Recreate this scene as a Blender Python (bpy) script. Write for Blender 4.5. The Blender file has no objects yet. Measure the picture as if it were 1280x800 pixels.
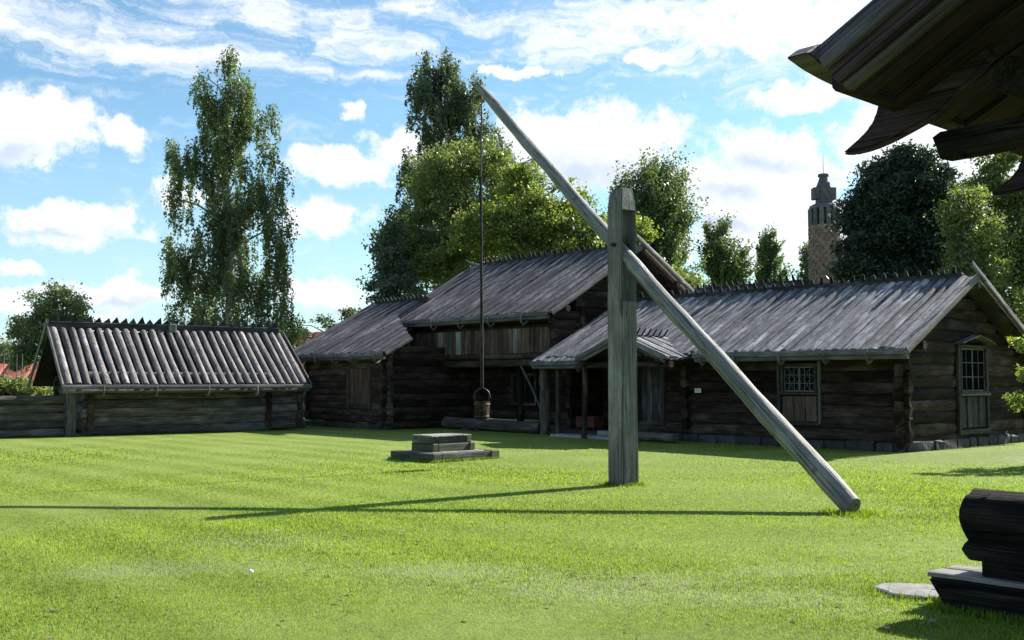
import bpy, bmesh, math, random
import numpy as np
from mathutils import Vector, Matrix, noise

random.seed(11)
rng = np.random.default_rng(11)
S = bpy.context.scene
COL = S.collection
R = math.radians

# ------------------------------------------------------------------ camera, light, exposure
FPX, PITCH, EYE = 1300.0, R(3.3), 1.6
cam_d = bpy.data.cameras.new('camera'); cam = bpy.data.objects.new('camera', cam_d); COL.objects.link(cam)
cam.location = (0, 0, EYE); cam.rotation_euler = (R(90) + PITCH, 0, 0)
cam_d.sensor_width = 36.0; cam_d.lens = 36.0 * FPX / 1280.0
cam_d.clip_start = 0.05; cam_d.clip_end = 2000
S.camera = cam

SUN_AZ, SUN_EL = R(52.8), R(35.0)          # azimuth clockwise from +Y
sun_d = bpy.data.lights.new('sun', 'SUN'); sun = bpy.data.objects.new('sun', sun_d); COL.objects.link(sun)
sun_d.energy = 5.0; sun_d.angle = R(0.5); sun_d.color = (1.0, 0.95, 0.86)
sdir = Vector((math.sin(SUN_AZ) * math.cos(SUN_EL), math.cos(SUN_AZ) * math.cos(SUN_EL), math.sin(SUN_EL)))
sun.rotation_euler = sdir.to_track_quat('Z', 'Y').to_euler()
sun.location = (30, 30, 40)

S.view_settings.view_transform = 'Standard'; S.view_settings.look = 'None'
S.view_settings.exposure = 1.25; S.view_settings.gamma = 1.0
S.view_settings.use_curve_mapping = False


def at(px, py, Y):
    """point of the place seen in that direction, Y metres ahead"""
    a = (px - 640) / FPX; b = (400 - py) / FPX
    dy = math.cos(PITCH) - b * math.sin(PITCH); dz = math.sin(PITCH) + b * math.cos(PITCH)
    k = Y / dy
    return Vector((a * k, Y, EYE + dz * k))


# ------------------------------------------------------------------ node helper
class NT:
    def __init__(s, tree): s.t = tree; s.n = tree.nodes; s.l = tree.links
    def node(s, typ, ins=None, **kw):
        nd = s.n.new(typ)
        for k, v in kw.items(): setattr(nd, k, v)
        for k, v in (ins or {}).items():
            if isinstance(v, bpy.types.NodeSocket): s.l.new(v, nd.inputs[k])
            else: nd.inputs[k].default_value = v
        return nd
    def math(s, op, a, b=None, c=None, clamp=False):
        i = {0: a}
        if b is not None: i[1] = b
        if c is not None: i[2] = c
        return s.node('ShaderNodeMath', i, operation=op, use_clamp=clamp).outputs[0]
    def vmath(s, op, a, b=None, out=0):
        i = {0: a}
        if b is not None: i[1] = b
        return s.node('ShaderNodeVectorMath', i, operation=op).outputs[out]
    def noise(s, vec, scale, detail=4, rough=0.55, dist=0.0):
        return s.node('ShaderNodeTexNoise', {'Vector': vec, 'Scale': scale, 'Detail': detail, 'Roughness': rough, 'Distortion': dist}).outputs['Fac']
    def ramp(s, fac, a, b, lo=0.0, hi=1.0):
        return s.node('ShaderNodeMapRange', {0: fac, 1: a, 2: b, 3: lo, 4: hi}, interpolation_type='SMOOTHSTEP').outputs[0]
    def mix(s, f, a, b, mode='MIX'):
        nd = s.n.new('ShaderNodeMix'); nd.data_type = 'RGBA'; nd.blend_type = mode
        for idx, v in ((0, f), (6, a), (7, b)):
            if isinstance(v, bpy.types.NodeSocket): s.l.new(v, nd.inputs[idx])
            elif idx == 0: nd.inputs[0].default_value = v
            else: nd.inputs[idx].default_value = (*v, 1) if len(v) == 3 else v
        return nd.outputs[2]


# ------------------------------------------------------------------ world: sky + clouds
W = bpy.data.worlds.new('World'); S.world = W; W.use_nodes = True
W.node_tree.nodes.clear()
w = NT(W.node_tree)
SKY_K = 0.055
sky = w.node('ShaderNodeTexSky', sky_type='NISHITA', sun_disc=False, sun_elevation=SUN_EL, sun_rotation=SUN_AZ,
             air_density=1.0, dust_density=0.6, ozone_density=1.6, altitude=200)
tc = w.node('ShaderNodeTexCoord').outputs['Generated']
sep = w.node('ShaderNodeSeparateXYZ', {0: tc})
az = w.math('ARCTAN2', sep.outputs[0], sep.outputs[1])
el = w.math('ARCSINE', sep.outputs[2])
ae = w.node('ShaderNodeCombineXYZ', {0: az, 1: el, 2: 0.0}).outputs[0]


def blob(px, py, rx, ry):
    d = (at(px, py, 100) - Vector((0, 0, EYE))).normalized()
    return (math.atan2(d.x, d.y), math.asin(d.z), rx / FPX, ry / FPX)


# clouds in view (centre and half size), cumulus and high veils
CL = [(960, 25, 130, 40), (820, 22, 90, 22), (45, 155, 82, 50), (165, 172, 32, 28), (85, 280, 78, 24), (20, 365, 30, 16), (130, 358, 95, 20), (130, 388, 22, 8),
      (420, 215, 75, 28), (400, 275, 62, 26), (215, 250, 42, 18), (410, 362, 70, 24), (437, 140, 24, 16), (500, 190, 70, 30),
      (740, 185, 125, 62), (670, 175, 60, 40), (960, 185, 90, 38), (1010, 110, 85, 22), (930, 235, 150, 45), (980, 290, 140, 60),
      (820, 68, 48, 14), (640, 92, 55, 9), (15, 325, 28, 12), (1150, 170, 90, 60), (1240, 260, 90, 80)]
HI = [(900, 10, 260, 40), (1000, 60, 150, 50), (720, 55, 90, 18), (90, 45, 140, 32), (200, 70, 150, 26), (340, 20, 150, 26), (450, 60, 100, 22), (520, 10, 80, 16), (760, 30, 160, 38),
      (930, 25, 220, 62), (1050, 45, 120, 60), (430, 95, 80, 10), (30, 20, 90, 16)]
GR = [(720, 215, 75, 30), (950, 203, 55, 17), (900, 245, 60, 14), (440, 255, 60, 12), (900, 285, 65, 12), (30, 185, 45, 14), (150, 368, 50, 8), (430, 385, 40, 8), (60, 290, 50, 6)]


def field(items, vec):
    acc = None
    for it in items:
        a0, e0, ra, re = blob(*it)
        v = w.vmath('SUBTRACT', vec, (a0, e0, 0)); v = w.vmath('MULTIPLY', v, (1 / ra, 1 / re, 0))
        l = w.vmath('LENGTH', v, out=1)
        acc = l if acc is None else w.node('ShaderNodeMath', {0: acc, 1: l, 2: 0.25}, operation='SMOOTH_MIN').outputs[0]
    return acc


def warped(scale, ax, ay, det):
    wc = w.node('ShaderNodeTexNoise', {'Vector': ae, 'Scale': scale, 'Detail': det, 'Roughness': 0.6}).outputs['Color']
    return w.vmath('MULTIPLY', w.vmath('SUBTRACT', wc, (0.5, 0.5, 0.5)), (ax, ay, 0))
aew = w.vmath('ADD', w.vmath('ADD', ae, warped(7.0, 0.10, 0.05, 3.0)), warped(32.0, 0.055, 0.032, 6.0))
aeh = w.vmath('ADD', w.vmath('ADD', ae, warped(5.0, 0.16, 0.06, 3.0)), warped(26.0, 0.10, 0.018, 6.0))
n1 = w.noise(ae, 44, 9, 0.66)
n2 = w.noise(w.vmath('MULTIPLY', aeh, (1, 3.4, 1)), 17, 9, 0.66)
cl = w.math('ADD', field(CL, aew), w.math('MULTIPLY', w.math('SUBTRACT', n1, 0.5), 1.9))
cum = w.ramp(cl, 1.12, 0.55)
hi = w.math('ADD', field(HI, aeh), w.math('MULTIPLY', w.math('SUBTRACT', n2, 0.5), 4.2))
veil = w.ramp(hi, 1.35, -0.1)
# general cloud cover that carries on round the rest of the sky
n3 = w.noise(w.vmath('MULTIPLY', tc, (1, 1, 2.4)), 2.6, 9, 0.6)
gen = w.ramp(n3, 0.53, 0.66)
front = w.ramp(w.math('ABSOLUTE', az), 0.62, 0.46)
lowel = w.ramp(el, 0.50, 0.38)
inview = w.math('MULTIPLY', front, lowel)
gen = w.math('MULTIPLY', gen, w.math('SUBTRACT', 1.0, w.math('MULTIPLY', inview, 0.93)))
wisp = w.math('MULTIPLY', w.ramp(n2, 0.50, 0.75), 0.35)
cov = w.math('MAXIMUM', w.math('MAXIMUM', cum, w.math('MULTIPLY', veil, 0.92)), w.math('MAXIMUM', gen, wisp), clamp=True)
gr = w.math('ADD', field(GR, aew), w.math('MULTIPLY', w.math('SUBTRACT', n1, 0.5), 1.6))
grey = w.ramp(gr, 1.5, -0.1)
ccol = w.mix(w.math('MULTIPLY', grey, 0.72), (8.4, 8.7, 9.2), (4.3, 5.3, 7.0))
haze_f = w.ramp(el, 0.30, 0.0, 0.0, 0.42)
skyc = w.mix(1.0, sky.outputs[0], (1.0, 1.32, 1.36), 'MULTIPLY')
skyc = w.mix(haze_f, skyc, (6.2, 7.8, 9.0))
allc = w.mix(cov, skyc, ccol)
bg = w.node('ShaderNodeBackground', {'Color': allc, 'Strength': SKY_K})
out = w.node('ShaderNodeOutputWorld', {'Surface': bg.outputs[0]})
W.cycles.sampling_method = 'MANUAL'; W.cycles.sample_map_resolution = 512


# ------------------------------------------------------------------ materials
def new_mat(name):
    m = bpy.data.materials.new(name); m.use_nodes = True; m.node_tree.nodes.clear()
    return m, NT(m.node_tree)


def wood(name, base, dark, light, rough=0.75, grain=42, stretch=0.05, var=0.35, knots=0.0, moss=None, crack=0.6, bump=0.5, spec=0.35, blot=0.0):
    m, t = new_mat(name)
    oi = t.node('ShaderNodeObjectInfo')
    tcn = t.node('ShaderNodeTexCoord').outputs['Object']
    off = t.vmath('MULTIPLY', t.node('ShaderNodeCombineXYZ', {0: oi.outputs['Random'], 1: oi.outputs['Random'], 2: oi.outputs['Random']}).outputs[0], (37.0, 91.0, 53.0))
    p = t.vmath('ADD', tcn, off)
    ps = t.vmath('MULTIPLY', p, (stretch, 1, 1))
    g = t.noise(ps, grain, 5, 0.6, 0.4)
    big = t.noise(t.vmath('MULTIPLY', p, (0.35, 1, 1)), 3.0, 4, 0.6)
    c = t.mix(t.ramp(g, 0.3, 0.7), dark, base)
    c = t.mix(t.math('MULTIPLY', t.ramp(big, 0.45, 0.72), 0.75), c, light)
    fs = t.noise(t.vmath('MULTIPLY', p, (stretch * 0.6, 1, 1)), grain * 2.2, 3, 0.6)
    c = t.mix(t.math('MULTIPLY', t.ramp(fs, 0.56, 0.74), 0.55), c, tuple(min(.8, x * 1.25) for x in light))
    cr = t.noise(t.vmath('MULTIPLY', p, (stretch * 0.4, 1, 1)), grain * 0.55, 2, 0.5)
    crk = t.ramp(t.math('ABSOLUTE', t.math('SUBTRACT', cr, 0.5)), 0.022, 0.0)
    crk = t.math('MULTIPLY', crk, crack)
    c = t.mix(crk, c, tuple(x * 0.25 for x in dark))
    if knots:
        vo = t.node('ShaderNodeTexVoronoi', {'Vector': t.vmath('MULTIPLY', p, (1, 1.0, 1)), 'Scale': 3.4, 'Randomness': 1.0})
        kn = t.math('MULTIPLY', t.ramp(vo.outputs['Distance'], 0.17, 0.06), knots)
        c = t.mix(kn, c, tuple(x * 0.22 for x in dark))
    if blot:
        bl = t.noise(p, 7.0, 6, 0.7)
        c = t.mix(t.math('MULTIPLY', t.ramp(bl, 0.50, 0.66), blot), c, tuple(x * 0.3 for x in base))
    if moss:
        mo = t.noise(t.vmath('MULTIPLY', p, (0.4, 1, 1)), 5.0, 6, 0.7)
        c = t.mix(t.math('MULTIPLY', t.ramp(mo, 0.42, 0.62), 0.8), c, moss)
    v = t.node('ShaderNodeMapRange', {0: oi.outputs['Random'], 1: 0.0, 2: 1.0, 3: 1 - var, 4: 1 + var}).outputs[0]
    hsv = t.node('ShaderNodeHueSaturation', {'Color': c, 'Value': v})
    h = t.math('SUBTRACT', g, t.math('MULTIPLY', crk, 1.2))
    bmp = t.node('ShaderNodeBump', {'Height': h, 'Strength': bump, 'Distance': 0.02})
    b = t.node('ShaderNodeBsdfPrincipled', {'Base Color': hsv.outputs[0], 'Roughness': rough, 'Normal': bmp.outputs[0], 'Specular IOR Level': spec})
    t.node('ShaderNodeOutputMaterial', {'Surface': b.outputs[0]})
    return m


M = {}
M['wall'] = wood('dark_tarred_log', (0.044, 0.030, 0.023), (0.013, 0.0095, 0.008), (0.105, 0.080, 0.064), rough=0.85, var=0.6, spec=0.08, bump=0.7)
M['wall_brown'] = wood('brown_log', (0.080, 0.058, 0.046), (0.022, 0.016, 0.013), (0.18, 0.150, 0.125), spec=0.12, rough=0.8, var=0.4, bump=0.7)
M['grey_log'] = wood('grey_log', (0.105, 0.090, 0.080), (0.030, 0.025, 0.022), (0.22, 0.20, 0.18), spec=0.15, rough=0.8, var=0.3, bump=0.7)
M['roof'] = wood('weathered_roof_board', (0.22, 0.212, 0.23), (0.048, 0.045, 0.053), (0.50, 0.485, 0.51), rough=0.78, var=0.34, knots=1.0, spec=0.25, bump=0.8, blot=0.65)
M['roof_old'] = wood('stained_roof_board', (0.125, 0.110, 0.120), (0.030, 0.026, 0.029), (0.30, 0.275, 0.29), rough=0.78, var=0.38, knots=0.9, spec=0.25, bump=0.6, blot=0.75)
M['roof_log'] = wood('half_log_roof', (0.185, 0.165, 0.165), (0.045, 0.037, 0.037), (0.34, 0.32, 0.315), rough=0.65, var=0.3, knots=0.6, bump=0.6, blot=0.8)
M['ridge'] = wood('ridge_wood', (0.045, 0.042, 0.045), (0.015, 0.014, 0.015), (0.10, 0.095, 0.10), rough=0.8, var=0.4, spec=0.12)
M['trim'] = wood('grey_trim_board', (0.13, 0.125, 0.12), (0.045, 0.042, 0.04), (0.25, 0.24, 0.235), rough=0.7, var=0.25)
M['post'] = wood('mossy_grey_post', (0.17, 0.162, 0.158), (0.065, 0.063, 0.062), (0.29, 0.28, 0.275), rough=0.75, grain=30, stretch=0.03, var=0.1, crack=0.9, bump=0.9, moss=(0.125, 0.132, 0.115), knots=0.3)
M['pole'] = wood('pale_weathered_pole', (0.20, 0.195, 0.185), (0.085, 0.082, 0.078), (0.32, 0.31, 0.295), rough=0.65, grain=26, stretch=0.03, var=0.05, crack=0.9, bump=0.8, knots=0.5)
M['plank_pale'] = wood('pale_plank', (0.26, 0.245, 0.225), (0.12, 0.11, 0.10), (0.36, 0.345, 0.325), var=0.25)
M['plank_brown'] = wood('brown_plank', (0.085, 0.050, 0.033), (0.028, 0.017, 0.012), (0.17, 0.12, 0.088), var=0.55)
M['shutter'] = wood('shutter_wood', (0.11, 0.062, 0.042), (0.045, 0.026, 0.018), (0.17, 0.115, 0.088), var=0.3)
M['frame'] = wood('window_wood', (0.06, 0.052, 0.046), (0.02, 0.017, 0.015), (0.12, 0.105, 0.094), var=0.15, spec=0.12)
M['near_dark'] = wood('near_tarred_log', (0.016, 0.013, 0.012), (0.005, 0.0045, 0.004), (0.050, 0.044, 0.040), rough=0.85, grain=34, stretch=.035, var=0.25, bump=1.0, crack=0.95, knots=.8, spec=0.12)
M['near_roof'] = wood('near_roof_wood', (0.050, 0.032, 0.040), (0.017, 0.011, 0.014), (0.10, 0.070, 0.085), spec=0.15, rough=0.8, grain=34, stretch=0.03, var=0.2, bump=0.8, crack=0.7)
M['well'] = wood('mossy_well_timber', (0.085, 0.085, 0.070), (0.022, 0.022, 0.018), (0.19, 0.19, 0.165), var=0.2, blot=0.5, moss=(0.055, 0.07, 0.03), bump=0.8)
M['well_top'] = wood('sunlit_well_lid', (0.30, 0.30, 0.255), (0.13, 0.13, 0.105), (0.40, 0.40, 0.36), var=0.15)  # paler than the sides: the sunlit top is put into the colour
M['near_trim'] = wood('near_skylit_board', (0.100, 0.085, 0.115), (0.032, 0.027, 0.038), (0.19, 0.165, 0.21), rough=0.7, grain=34, stretch=0.03, var=0.15, bump=0.9, crack=0.8)  # dark wood with sky light put into this paler, bluer colour
M['step'] = wood('worn_step_wood', (0.23, 0.21, 0.185), (0.10, 0.09, 0.078), (0.34, 0.32, 0.295), rough=0.6, grain=30, stretch=0.03, var=0.1, crack=0.9)
M['red'] = wood('red_paint', (0.09, 0.020, 0.014), (0.04, 0.010, 0.008), (0.12, 0.035, 0.025), var=0.1)
M['bark'] = wood('grey_bark', (0.12, 0.105, 0.09), (0.04, 0.035, 0.03), (0.2, 0.18, 0.16), var=0.2, stretch=0.2)
M['birch'] = wood('birch_bark', (0.50, 0.50, 0.47), (0.12, 0.11, 0.10), (0.62, 0.62, 0.6), var=0.1, grain=5, stretch=2.0)


def flat(name, col, rough=0.6, metal=0.0, nscale=0, amt=0.3, spec=0.5, bump=0.0):
    m, t = new_mat(name); ins = {'Roughness': rough, 'Metallic': metal, 'Specular IOR Level': spec}
    if nscale:
        n = t.noise(t.node('ShaderNodeTexCoord').outputs['Object'], nscale, 6, 0.65)
        f = t.ramp(n, 0.3, 0.7)
        oi = t.node('ShaderNodeObjectInfo').outputs['Random']
        c = t.mix(f, tuple(x * (1 - amt) for x in col), tuple(x * (1 + amt) for x in col))
        v = t.node('ShaderNodeMapRange', {0: oi, 3: 0.7, 4: 1.3}).outputs[0]
        ins['Base Color'] = t.node('ShaderNodeHueSaturation', {'Color': c, 'Value': v}).outputs[0]
        if bump: ins['Normal'] = t.node('ShaderNodeBump', {'Height': n, 'Strength': bump, 'Distance': 0.05}).outputs[0]
    else: ins['Base Color'] = (*col, 1)
    b = t.node('ShaderNodeBsdfPrincipled', ins)
    t.node('ShaderNodeOutputMaterial', {'Surface': b.outputs[0]})
    return m


M['stone'] = flat('foundation_stone', (0.036, 0.034, 0.032), 0.85, nscale=6, amt=0.5, bump=0.6)
M['slab'] = flat('flagstone', (0.20, 0.195, 0.18), 0.85, nscale=8, amt=0.3, bump=0.5)
M['tower_stone'] = flat('tower_stone', (0.120, 0.072, 0.072), 0.85, nscale=2.5, amt=0.5, bump=0.5)
M['tower_cap'] = flat('tower_cap_stone', (0.085, 0.082, 0.105), 0.85, nscale=2.5, amt=0.4)
M['mortar'] = flat('mortar', (0.40, 0.36, 0.36), 0.9, nscale=4, amt=0.2)
M['iron'] = flat('iron', (0.05, 0.045, 0.045), 0.5, 0.8)
M['wire'] = flat('steel_wire', (0.25, 0.25, 0.26), 0.4, 0.8)
M['glass'] = flat('dark_glass', (0.004, 0.005, 0.006), 0.3, 0.0, spec=0.0)
M['lead'] = flat('window_lead', (0.10, 0.105, 0.10), 0.5)
M['sign'] = flat('sign_white', (0.75, 0.75, 0.72), 0.5)
M['ink'] = flat('sign_ink', (0.05, 0.05, 0.05), 0.6)
M['tile'] = flat('red_roof_tile', (0.30, 0.075, 0.05), 0.8, nscale=5, amt=0.25)
M['house'] = flat('ochre_house_wall', (0.45, 0.30, 0.22), 0.8, nscale=2, amt=0.1)
M['paper'] = flat('white_litter', (0.8, 0.8, 0.8), 0.6)
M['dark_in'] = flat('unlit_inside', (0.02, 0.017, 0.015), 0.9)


def leaf_mat(name, c1, c2, trans=0.35, rough=0.45, spec=0.4):
    m, t = new_mat(name)
    a = t.node('ShaderNodeAttribute', attribute_name='var').outputs['Fac']
    c = t.mix(a, c1, c2)
    b = t.node('ShaderNodeBsdfPrincipled', {'Base Color': c, 'Roughness': rough, 'Specular IOR Level': spec})
    tr = t.node('ShaderNodeBsdfTranslucent', {'Color': t.mix(1.0, c, (1.35, 1.55, 0.55), 'MULTIPLY')})
    mx = t.node('ShaderNodeMixShader', {0: trans, 1: b.outputs[0], 2: tr.outputs[0]})
    t.node('ShaderNodeOutputMaterial', {'Surface': mx.outputs[0]})
    return m


M['leaf_birch'] = leaf_mat('birch_leaf', (0.075, 0.1, 0.06), (0.17, 0.205, 0.115), 0.42)
M['leaf_birch_dark'] = leaf_mat('birch_leaf_dark', (0.058, 0.078, 0.066), (0.125, 0.155, 0.115), 0.38)  # darker, bluer leaf tone
M['leaf_green'] = leaf_mat('bushy_leaf', (0.085, 0.105, 0.048), (0.225, 0.25, 0.115), 0.45)
M['leaf_yellow'] = leaf_mat('yellow_green_leaf', (0.09, 0.115, 0.034), (0.25, 0.28, 0.085), 0.48)
M['leaf_poplar'] = leaf_mat('poplar_leaf', (0.065, 0.095, 0.055), (0.15, 0.19, 0.1), 0.4)
M['leaf_pale'] = leaf_mat('distant_birch_leaf', (0.085, 0.115, 0.08), (0.17, 0.21, 0.13), 0.4)
M['needle'] = leaf_mat('pine_needle', (0.016, 0.03, 0.02), (0.045, 0.07, 0.045), 0.15)

# ground
gm, t = new_mat('lawn')
pos = t.node('ShaderNodeNewGeometry').outputs['Position']
gn = t.noise(pos, 60, 4, 0.7); gf = t.noise(pos, 9.0, 5, 0.65); gb = t.noise(pos, 0.55, 4, 0.6)
gvf = t.noise(t.vmath('MULTIPLY', pos, (1, 1, 1)), 260, 2, 0.6)
GC1, GC2, GC3 = (0.122, 0.178, 0.024), (0.203, 0.272, 0.038), (0.288, 0.345, 0.095)
c = t.mix(t.ramp(gf, 0.3, 0.7), GC1, GC2)
c = t.mix(t.math('MULTIPLY', t.ramp(gb, 0.42, 0.68), 0.45), c, GC3)
# mowing stripes, running away to the left
vco = t.vmath('DOT_PRODUCT', pos, (0.74, 0.672, 0), out=1)
st = t.math('SINE', t.math('ADD', t.math('MULTIPLY', vco, 5.7), t.math('MULTIPLY', gb, 2.0)))
leftm = t.ramp(t.node('ShaderNodeSeparateXYZ', {0: pos}).outputs[0], 2.0, -4.0, 0.15, 1.0)
c = t.mix(t.math('MULTIPLY', t.math('MULTIPLY', t.ramp(st, -0.6, 0.8), leftm), 0.38), c, GC3)
# worn, dusty patches
def patch(cx, cy, rx, ry):
    d = t.vmath('LENGTH', t.vmath('MULTIPLY', t.vmath('SUBTRACT', pos, (cx, cy, 0)), (1 / rx, 1 / ry, 0)), out=1)
    return d
pa = None
for q in ((0.9, 8.3, 1.5, 0.75), (-0.4, 8.9, 0.9, 0.45), (1.9, 7.9, 0.9, 0.5), (2.1, 8.75, 0.7, 0.2), (-3.1, 9.0, 0.7, 0.5), (-2.6, 10.5, 1.1, 0.8), (11.0, 20.6, 1.6, 0.6)):
    d = patch(*q); pa = d if pa is None else t.math('MINIMUM', pa, d)
pn = t.noise(pos, 5, 6, 0.75)
pm = t.ramp(t.math('ADD', pa, t.math('MULTIPLY', t.math('SUBTRACT', pn, 0.5), 2.4)), 1.15, 0.4)
pm = t.math('MULTIPLY', pm, t.ramp(t.noise(pos, 34, 3, 0.7), 0.40, 0.58))
c = t.mix(t.math('MULTIPLY', pm, 0.75), c, (0.30, 0.29, 0.22))
c = t.mix(t.math('MULTIPLY', t.ramp(gn, 0.52, 0.36), 0.55), c, (0.06, 0.10, 0.010))
c = t.mix(t.math('MULTIPLY', t.ramp(gvf, 0.55, 0.75), 0.25), c, (0.26, 0.29, 0.06))
hgt = t.math('ADD', gn, t.math('MULTIPLY', gf, 0.7))
bmp = t.node('ShaderNodeBump', {'Height': hgt, 'Strength': 0.9, 'Distance': 0.035})
b = t.node('ShaderNodeBsdfPrincipled', {'Base Color': c, 'Roughness': 0.75, 'Specular IOR Level': 0.15, 'Normal': bmp.outputs[0]})
t.node('ShaderNodeOutputMaterial', {'Surface': b.outputs[0]})
M['lawn'] = gm
gm, t = new_mat('grass_blade')
a = t.node('ShaderNodeAttribute', attribute_name='var').outputs['Fac']
dry = t.node('ShaderNodeAttribute', attribute_name='dry').outputs['Fac']
c = t.mix(a, (0.069, 0.122, 0.012), (0.388, 0.492, 0.066))
c = t.mix(dry, c, (0.36, 0.39, 0.26))
b = t.node('ShaderNodeBsdfPrincipled', {'Base Color': c, 'Roughness': 0.5, 'Specular IOR Level': 0.3})
tr = t.node('ShaderNodeBsdfTranslucent', {'Color': t.mix(1.0, c, (1.1, 1.2, 0.6), 'MULTIPLY')})
mx = t.node('ShaderNodeMixShader', {0: 0.5, 1: b.outputs[0], 2: tr.outputs[0]})
t.node('ShaderNodeOutputMaterial', {'Surface': mx.outputs[0]})
M['blade'] = gm


# ------------------------------------------------------------------ object helpers
def link(name, me, parent=None, mat=None):
    if mat and not me.materials: me.materials.append(mat)
    o = bpy.data.objects.new(name, me); COL.objects.link(o)
    if parent: o.parent = parent
    return o


def thing(name, label, cat, loc=(0, 0, 0), rotz=0.0, group=None):
    o = bpy.data.objects.new(name, None); COL.objects.link(o); o.empty_display_size = 0.2
    o.location = loc; o.rotation_euler = (0, 0, rotz); o['label'] = label; o['category'] = cat
    if group: o['group'] = group
    return o


def tag(o, label, cat, group=None):
    o['label'] = label; o['category'] = cat
    if group: o['group'] = group
    return o


def pymesh(name, v, f, mat=None, smooth=None):
    me = bpy.data.meshes.new(name); me.from_pydata([tuple(p) for p in v], [], f)
    if mat: me.materials.append(mat)
    if smooth is not None:
        me.polygons.foreach_set('use_smooth', smooth)
    me.update()
    return me


def place(name, me, parent, p0, p1, up=(0, 0, 1), mat=None):
    """a piece modelled along +X, laid from p0 towards p1"""
    p0 = Vector(p0); x = (Vector(p1) - p0).normalized(); y = Vector(up).cross(x)
    if y.length < 1e-4: y = Vector((0, 1, 0)).cross(x)
    y.normalize(); z = x.cross(y)
    o = link(name, me, parent, mat)
    m = Matrix((x, y, z)).transposed()
    o.location = p0; o.rotation_euler = m.to_euler()
    return o


def log_mesh(L, ry, rz, mat, n=10, rings=5, wob=0.02, seed=None, taper=0.0, flat_top=0.0, half=False, endcut=0.0, rough=0.0, hewn=False):
    rs = random.Random(seed if seed is not None else random.random())
    v = []; f = []; sm = []
    ph = rs.uniform(0, 6); ph2 = rs.uniform(0, 6)
    prof = [1 + rs.uniform(-0.05, 0.05) for _ in range(n)]
    for i in range(rings + 1):
        k = i / rings; tp = 1 - taper * k
        cy = wob * math.sin(ph + 3.2 * k); cz = wob * 0.6 * math.sin(ph2 + 2.6 * k)
        for j in range(n):
            a = (math.pi * j / (n - 1)) if half else (2 * math.pi * j / n)
            q = prof[j] * (1 + rs.uniform(-rough, rough))
            ca, sa = math.cos(a), math.sin(a)
            if hewn: ca = math.copysign(abs(ca) ** .5, ca); sa = math.copysign(abs(sa) ** .8, sa)
            y = ca * ry * tp * q; z = sa * rz * tp * q
            if flat_top and z > rz * (1 - flat_top): z = rz * (1 - flat_top)
            xx = k * L
            if i == 0: xx += rs.uniform(0, endcut)
            if i == rings: xx -= rs.uniform(0, endcut)
            v.append((xx, y + cy, z + cz))
    for i in range(rings):
        for j in range(n):
            if half and j == n - 1:
                f.append((i * n + j, i * n, (i + 1) * n, (i + 1) * n + j)); sm.append(False); continue
            a = i * n + j; b2 = i * n + (j + 1) % n
            f.append((a, b2, b2 + n, a + n)); sm.append(True)
    for i in (0, rings):
        s0 = len(v); v += [v[i * n + j] for j in range(n)]
        idx = list(range(s0, s0 + n))
        f.append(tuple(idx if i else idx[::-1])); sm.append(False)
    # fix winding: faces outward
    f = [tuple(reversed(q)) if False else q for q in f]
    return pymesh('log', v, f, mat, sm)


def board_mesh(L, wd, th, mat, cup=0.0, seed=0, segs=3, jag=0.0, bev=0.01):
    """board along +X, width in Y, bottom at z=0, crowned by cup"""
    rs = random.Random(seed)
    prof = [(-wd / 2, 0), (-wd / 2, th * 0.7), (-wd / 2 + wd * 0.14, th + cup * 0.55), (0, th + cup), (wd / 2 - wd * 0.14, th + cup * 0.55), (wd / 2, th * 0.7), (wd / 2, 0)]
    n = len(prof); v = []; f = []; sm = []
    for i in range(segs + 1):
        k = i / segs; dy = rs.uniform(-0.006, 0.006); dz = rs.uniform(-0.006, 0.006)
        for j, (y, z) in enumerate(prof):
            xx = k * L + (rs.uniform(-jag, jag) if i in (0, segs) else 0)
            v.append((xx, y + dy + (rs.uniform(-0.004, 0.004)), z + dz))
    for i in range(segs):
        for j in range(n):
            a = i * n + j; b2 = i * n + (j + 1) % n
            f.append((a, a + n, b2 + n, b2)); sm.append(1 <= j <= 4)
    for i in (0, segs):
        s0 = len(v); v += [v[i * n + j] for j in range(n)]; idx = list(range(s0, s0 + n))
        f.append(tuple(idx if i == 0 else idx[::-1])); sm.append(False)
    return pymesh('board', v, f, mat, sm)


def box_mesh(x0, x1, y0, y1, z0, z1, mat, bev=0.01, jit=0.0, seed=0):
    bm = bmesh.new()
    r_ = bmesh.ops.create_cube(bm, size=1.0)
    for vv in bm.verts:
        vv.co = Vector((x0 if vv.co.x < 0 else x1, y0 if vv.co.y < 0 else y1, z0 if vv.co.z < 0 else z1))
    if bev: bmesh.ops.bevel(bm, geom=list(bm.edges), offset=bev, segments=1, affect='EDGES', profile=0.6)
    if jit:
        rs = random.Random(seed)
        for vv in bm.verts: vv.co += Vector((rs.uniform(-jit, jit), rs.uniform(-jit, jit), rs.uniform(-jit, jit)))
    me = bpy.data.meshes.new('block'); bm.to_mesh(me); bm.free(); me.materials.append(mat)
    return me


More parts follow.
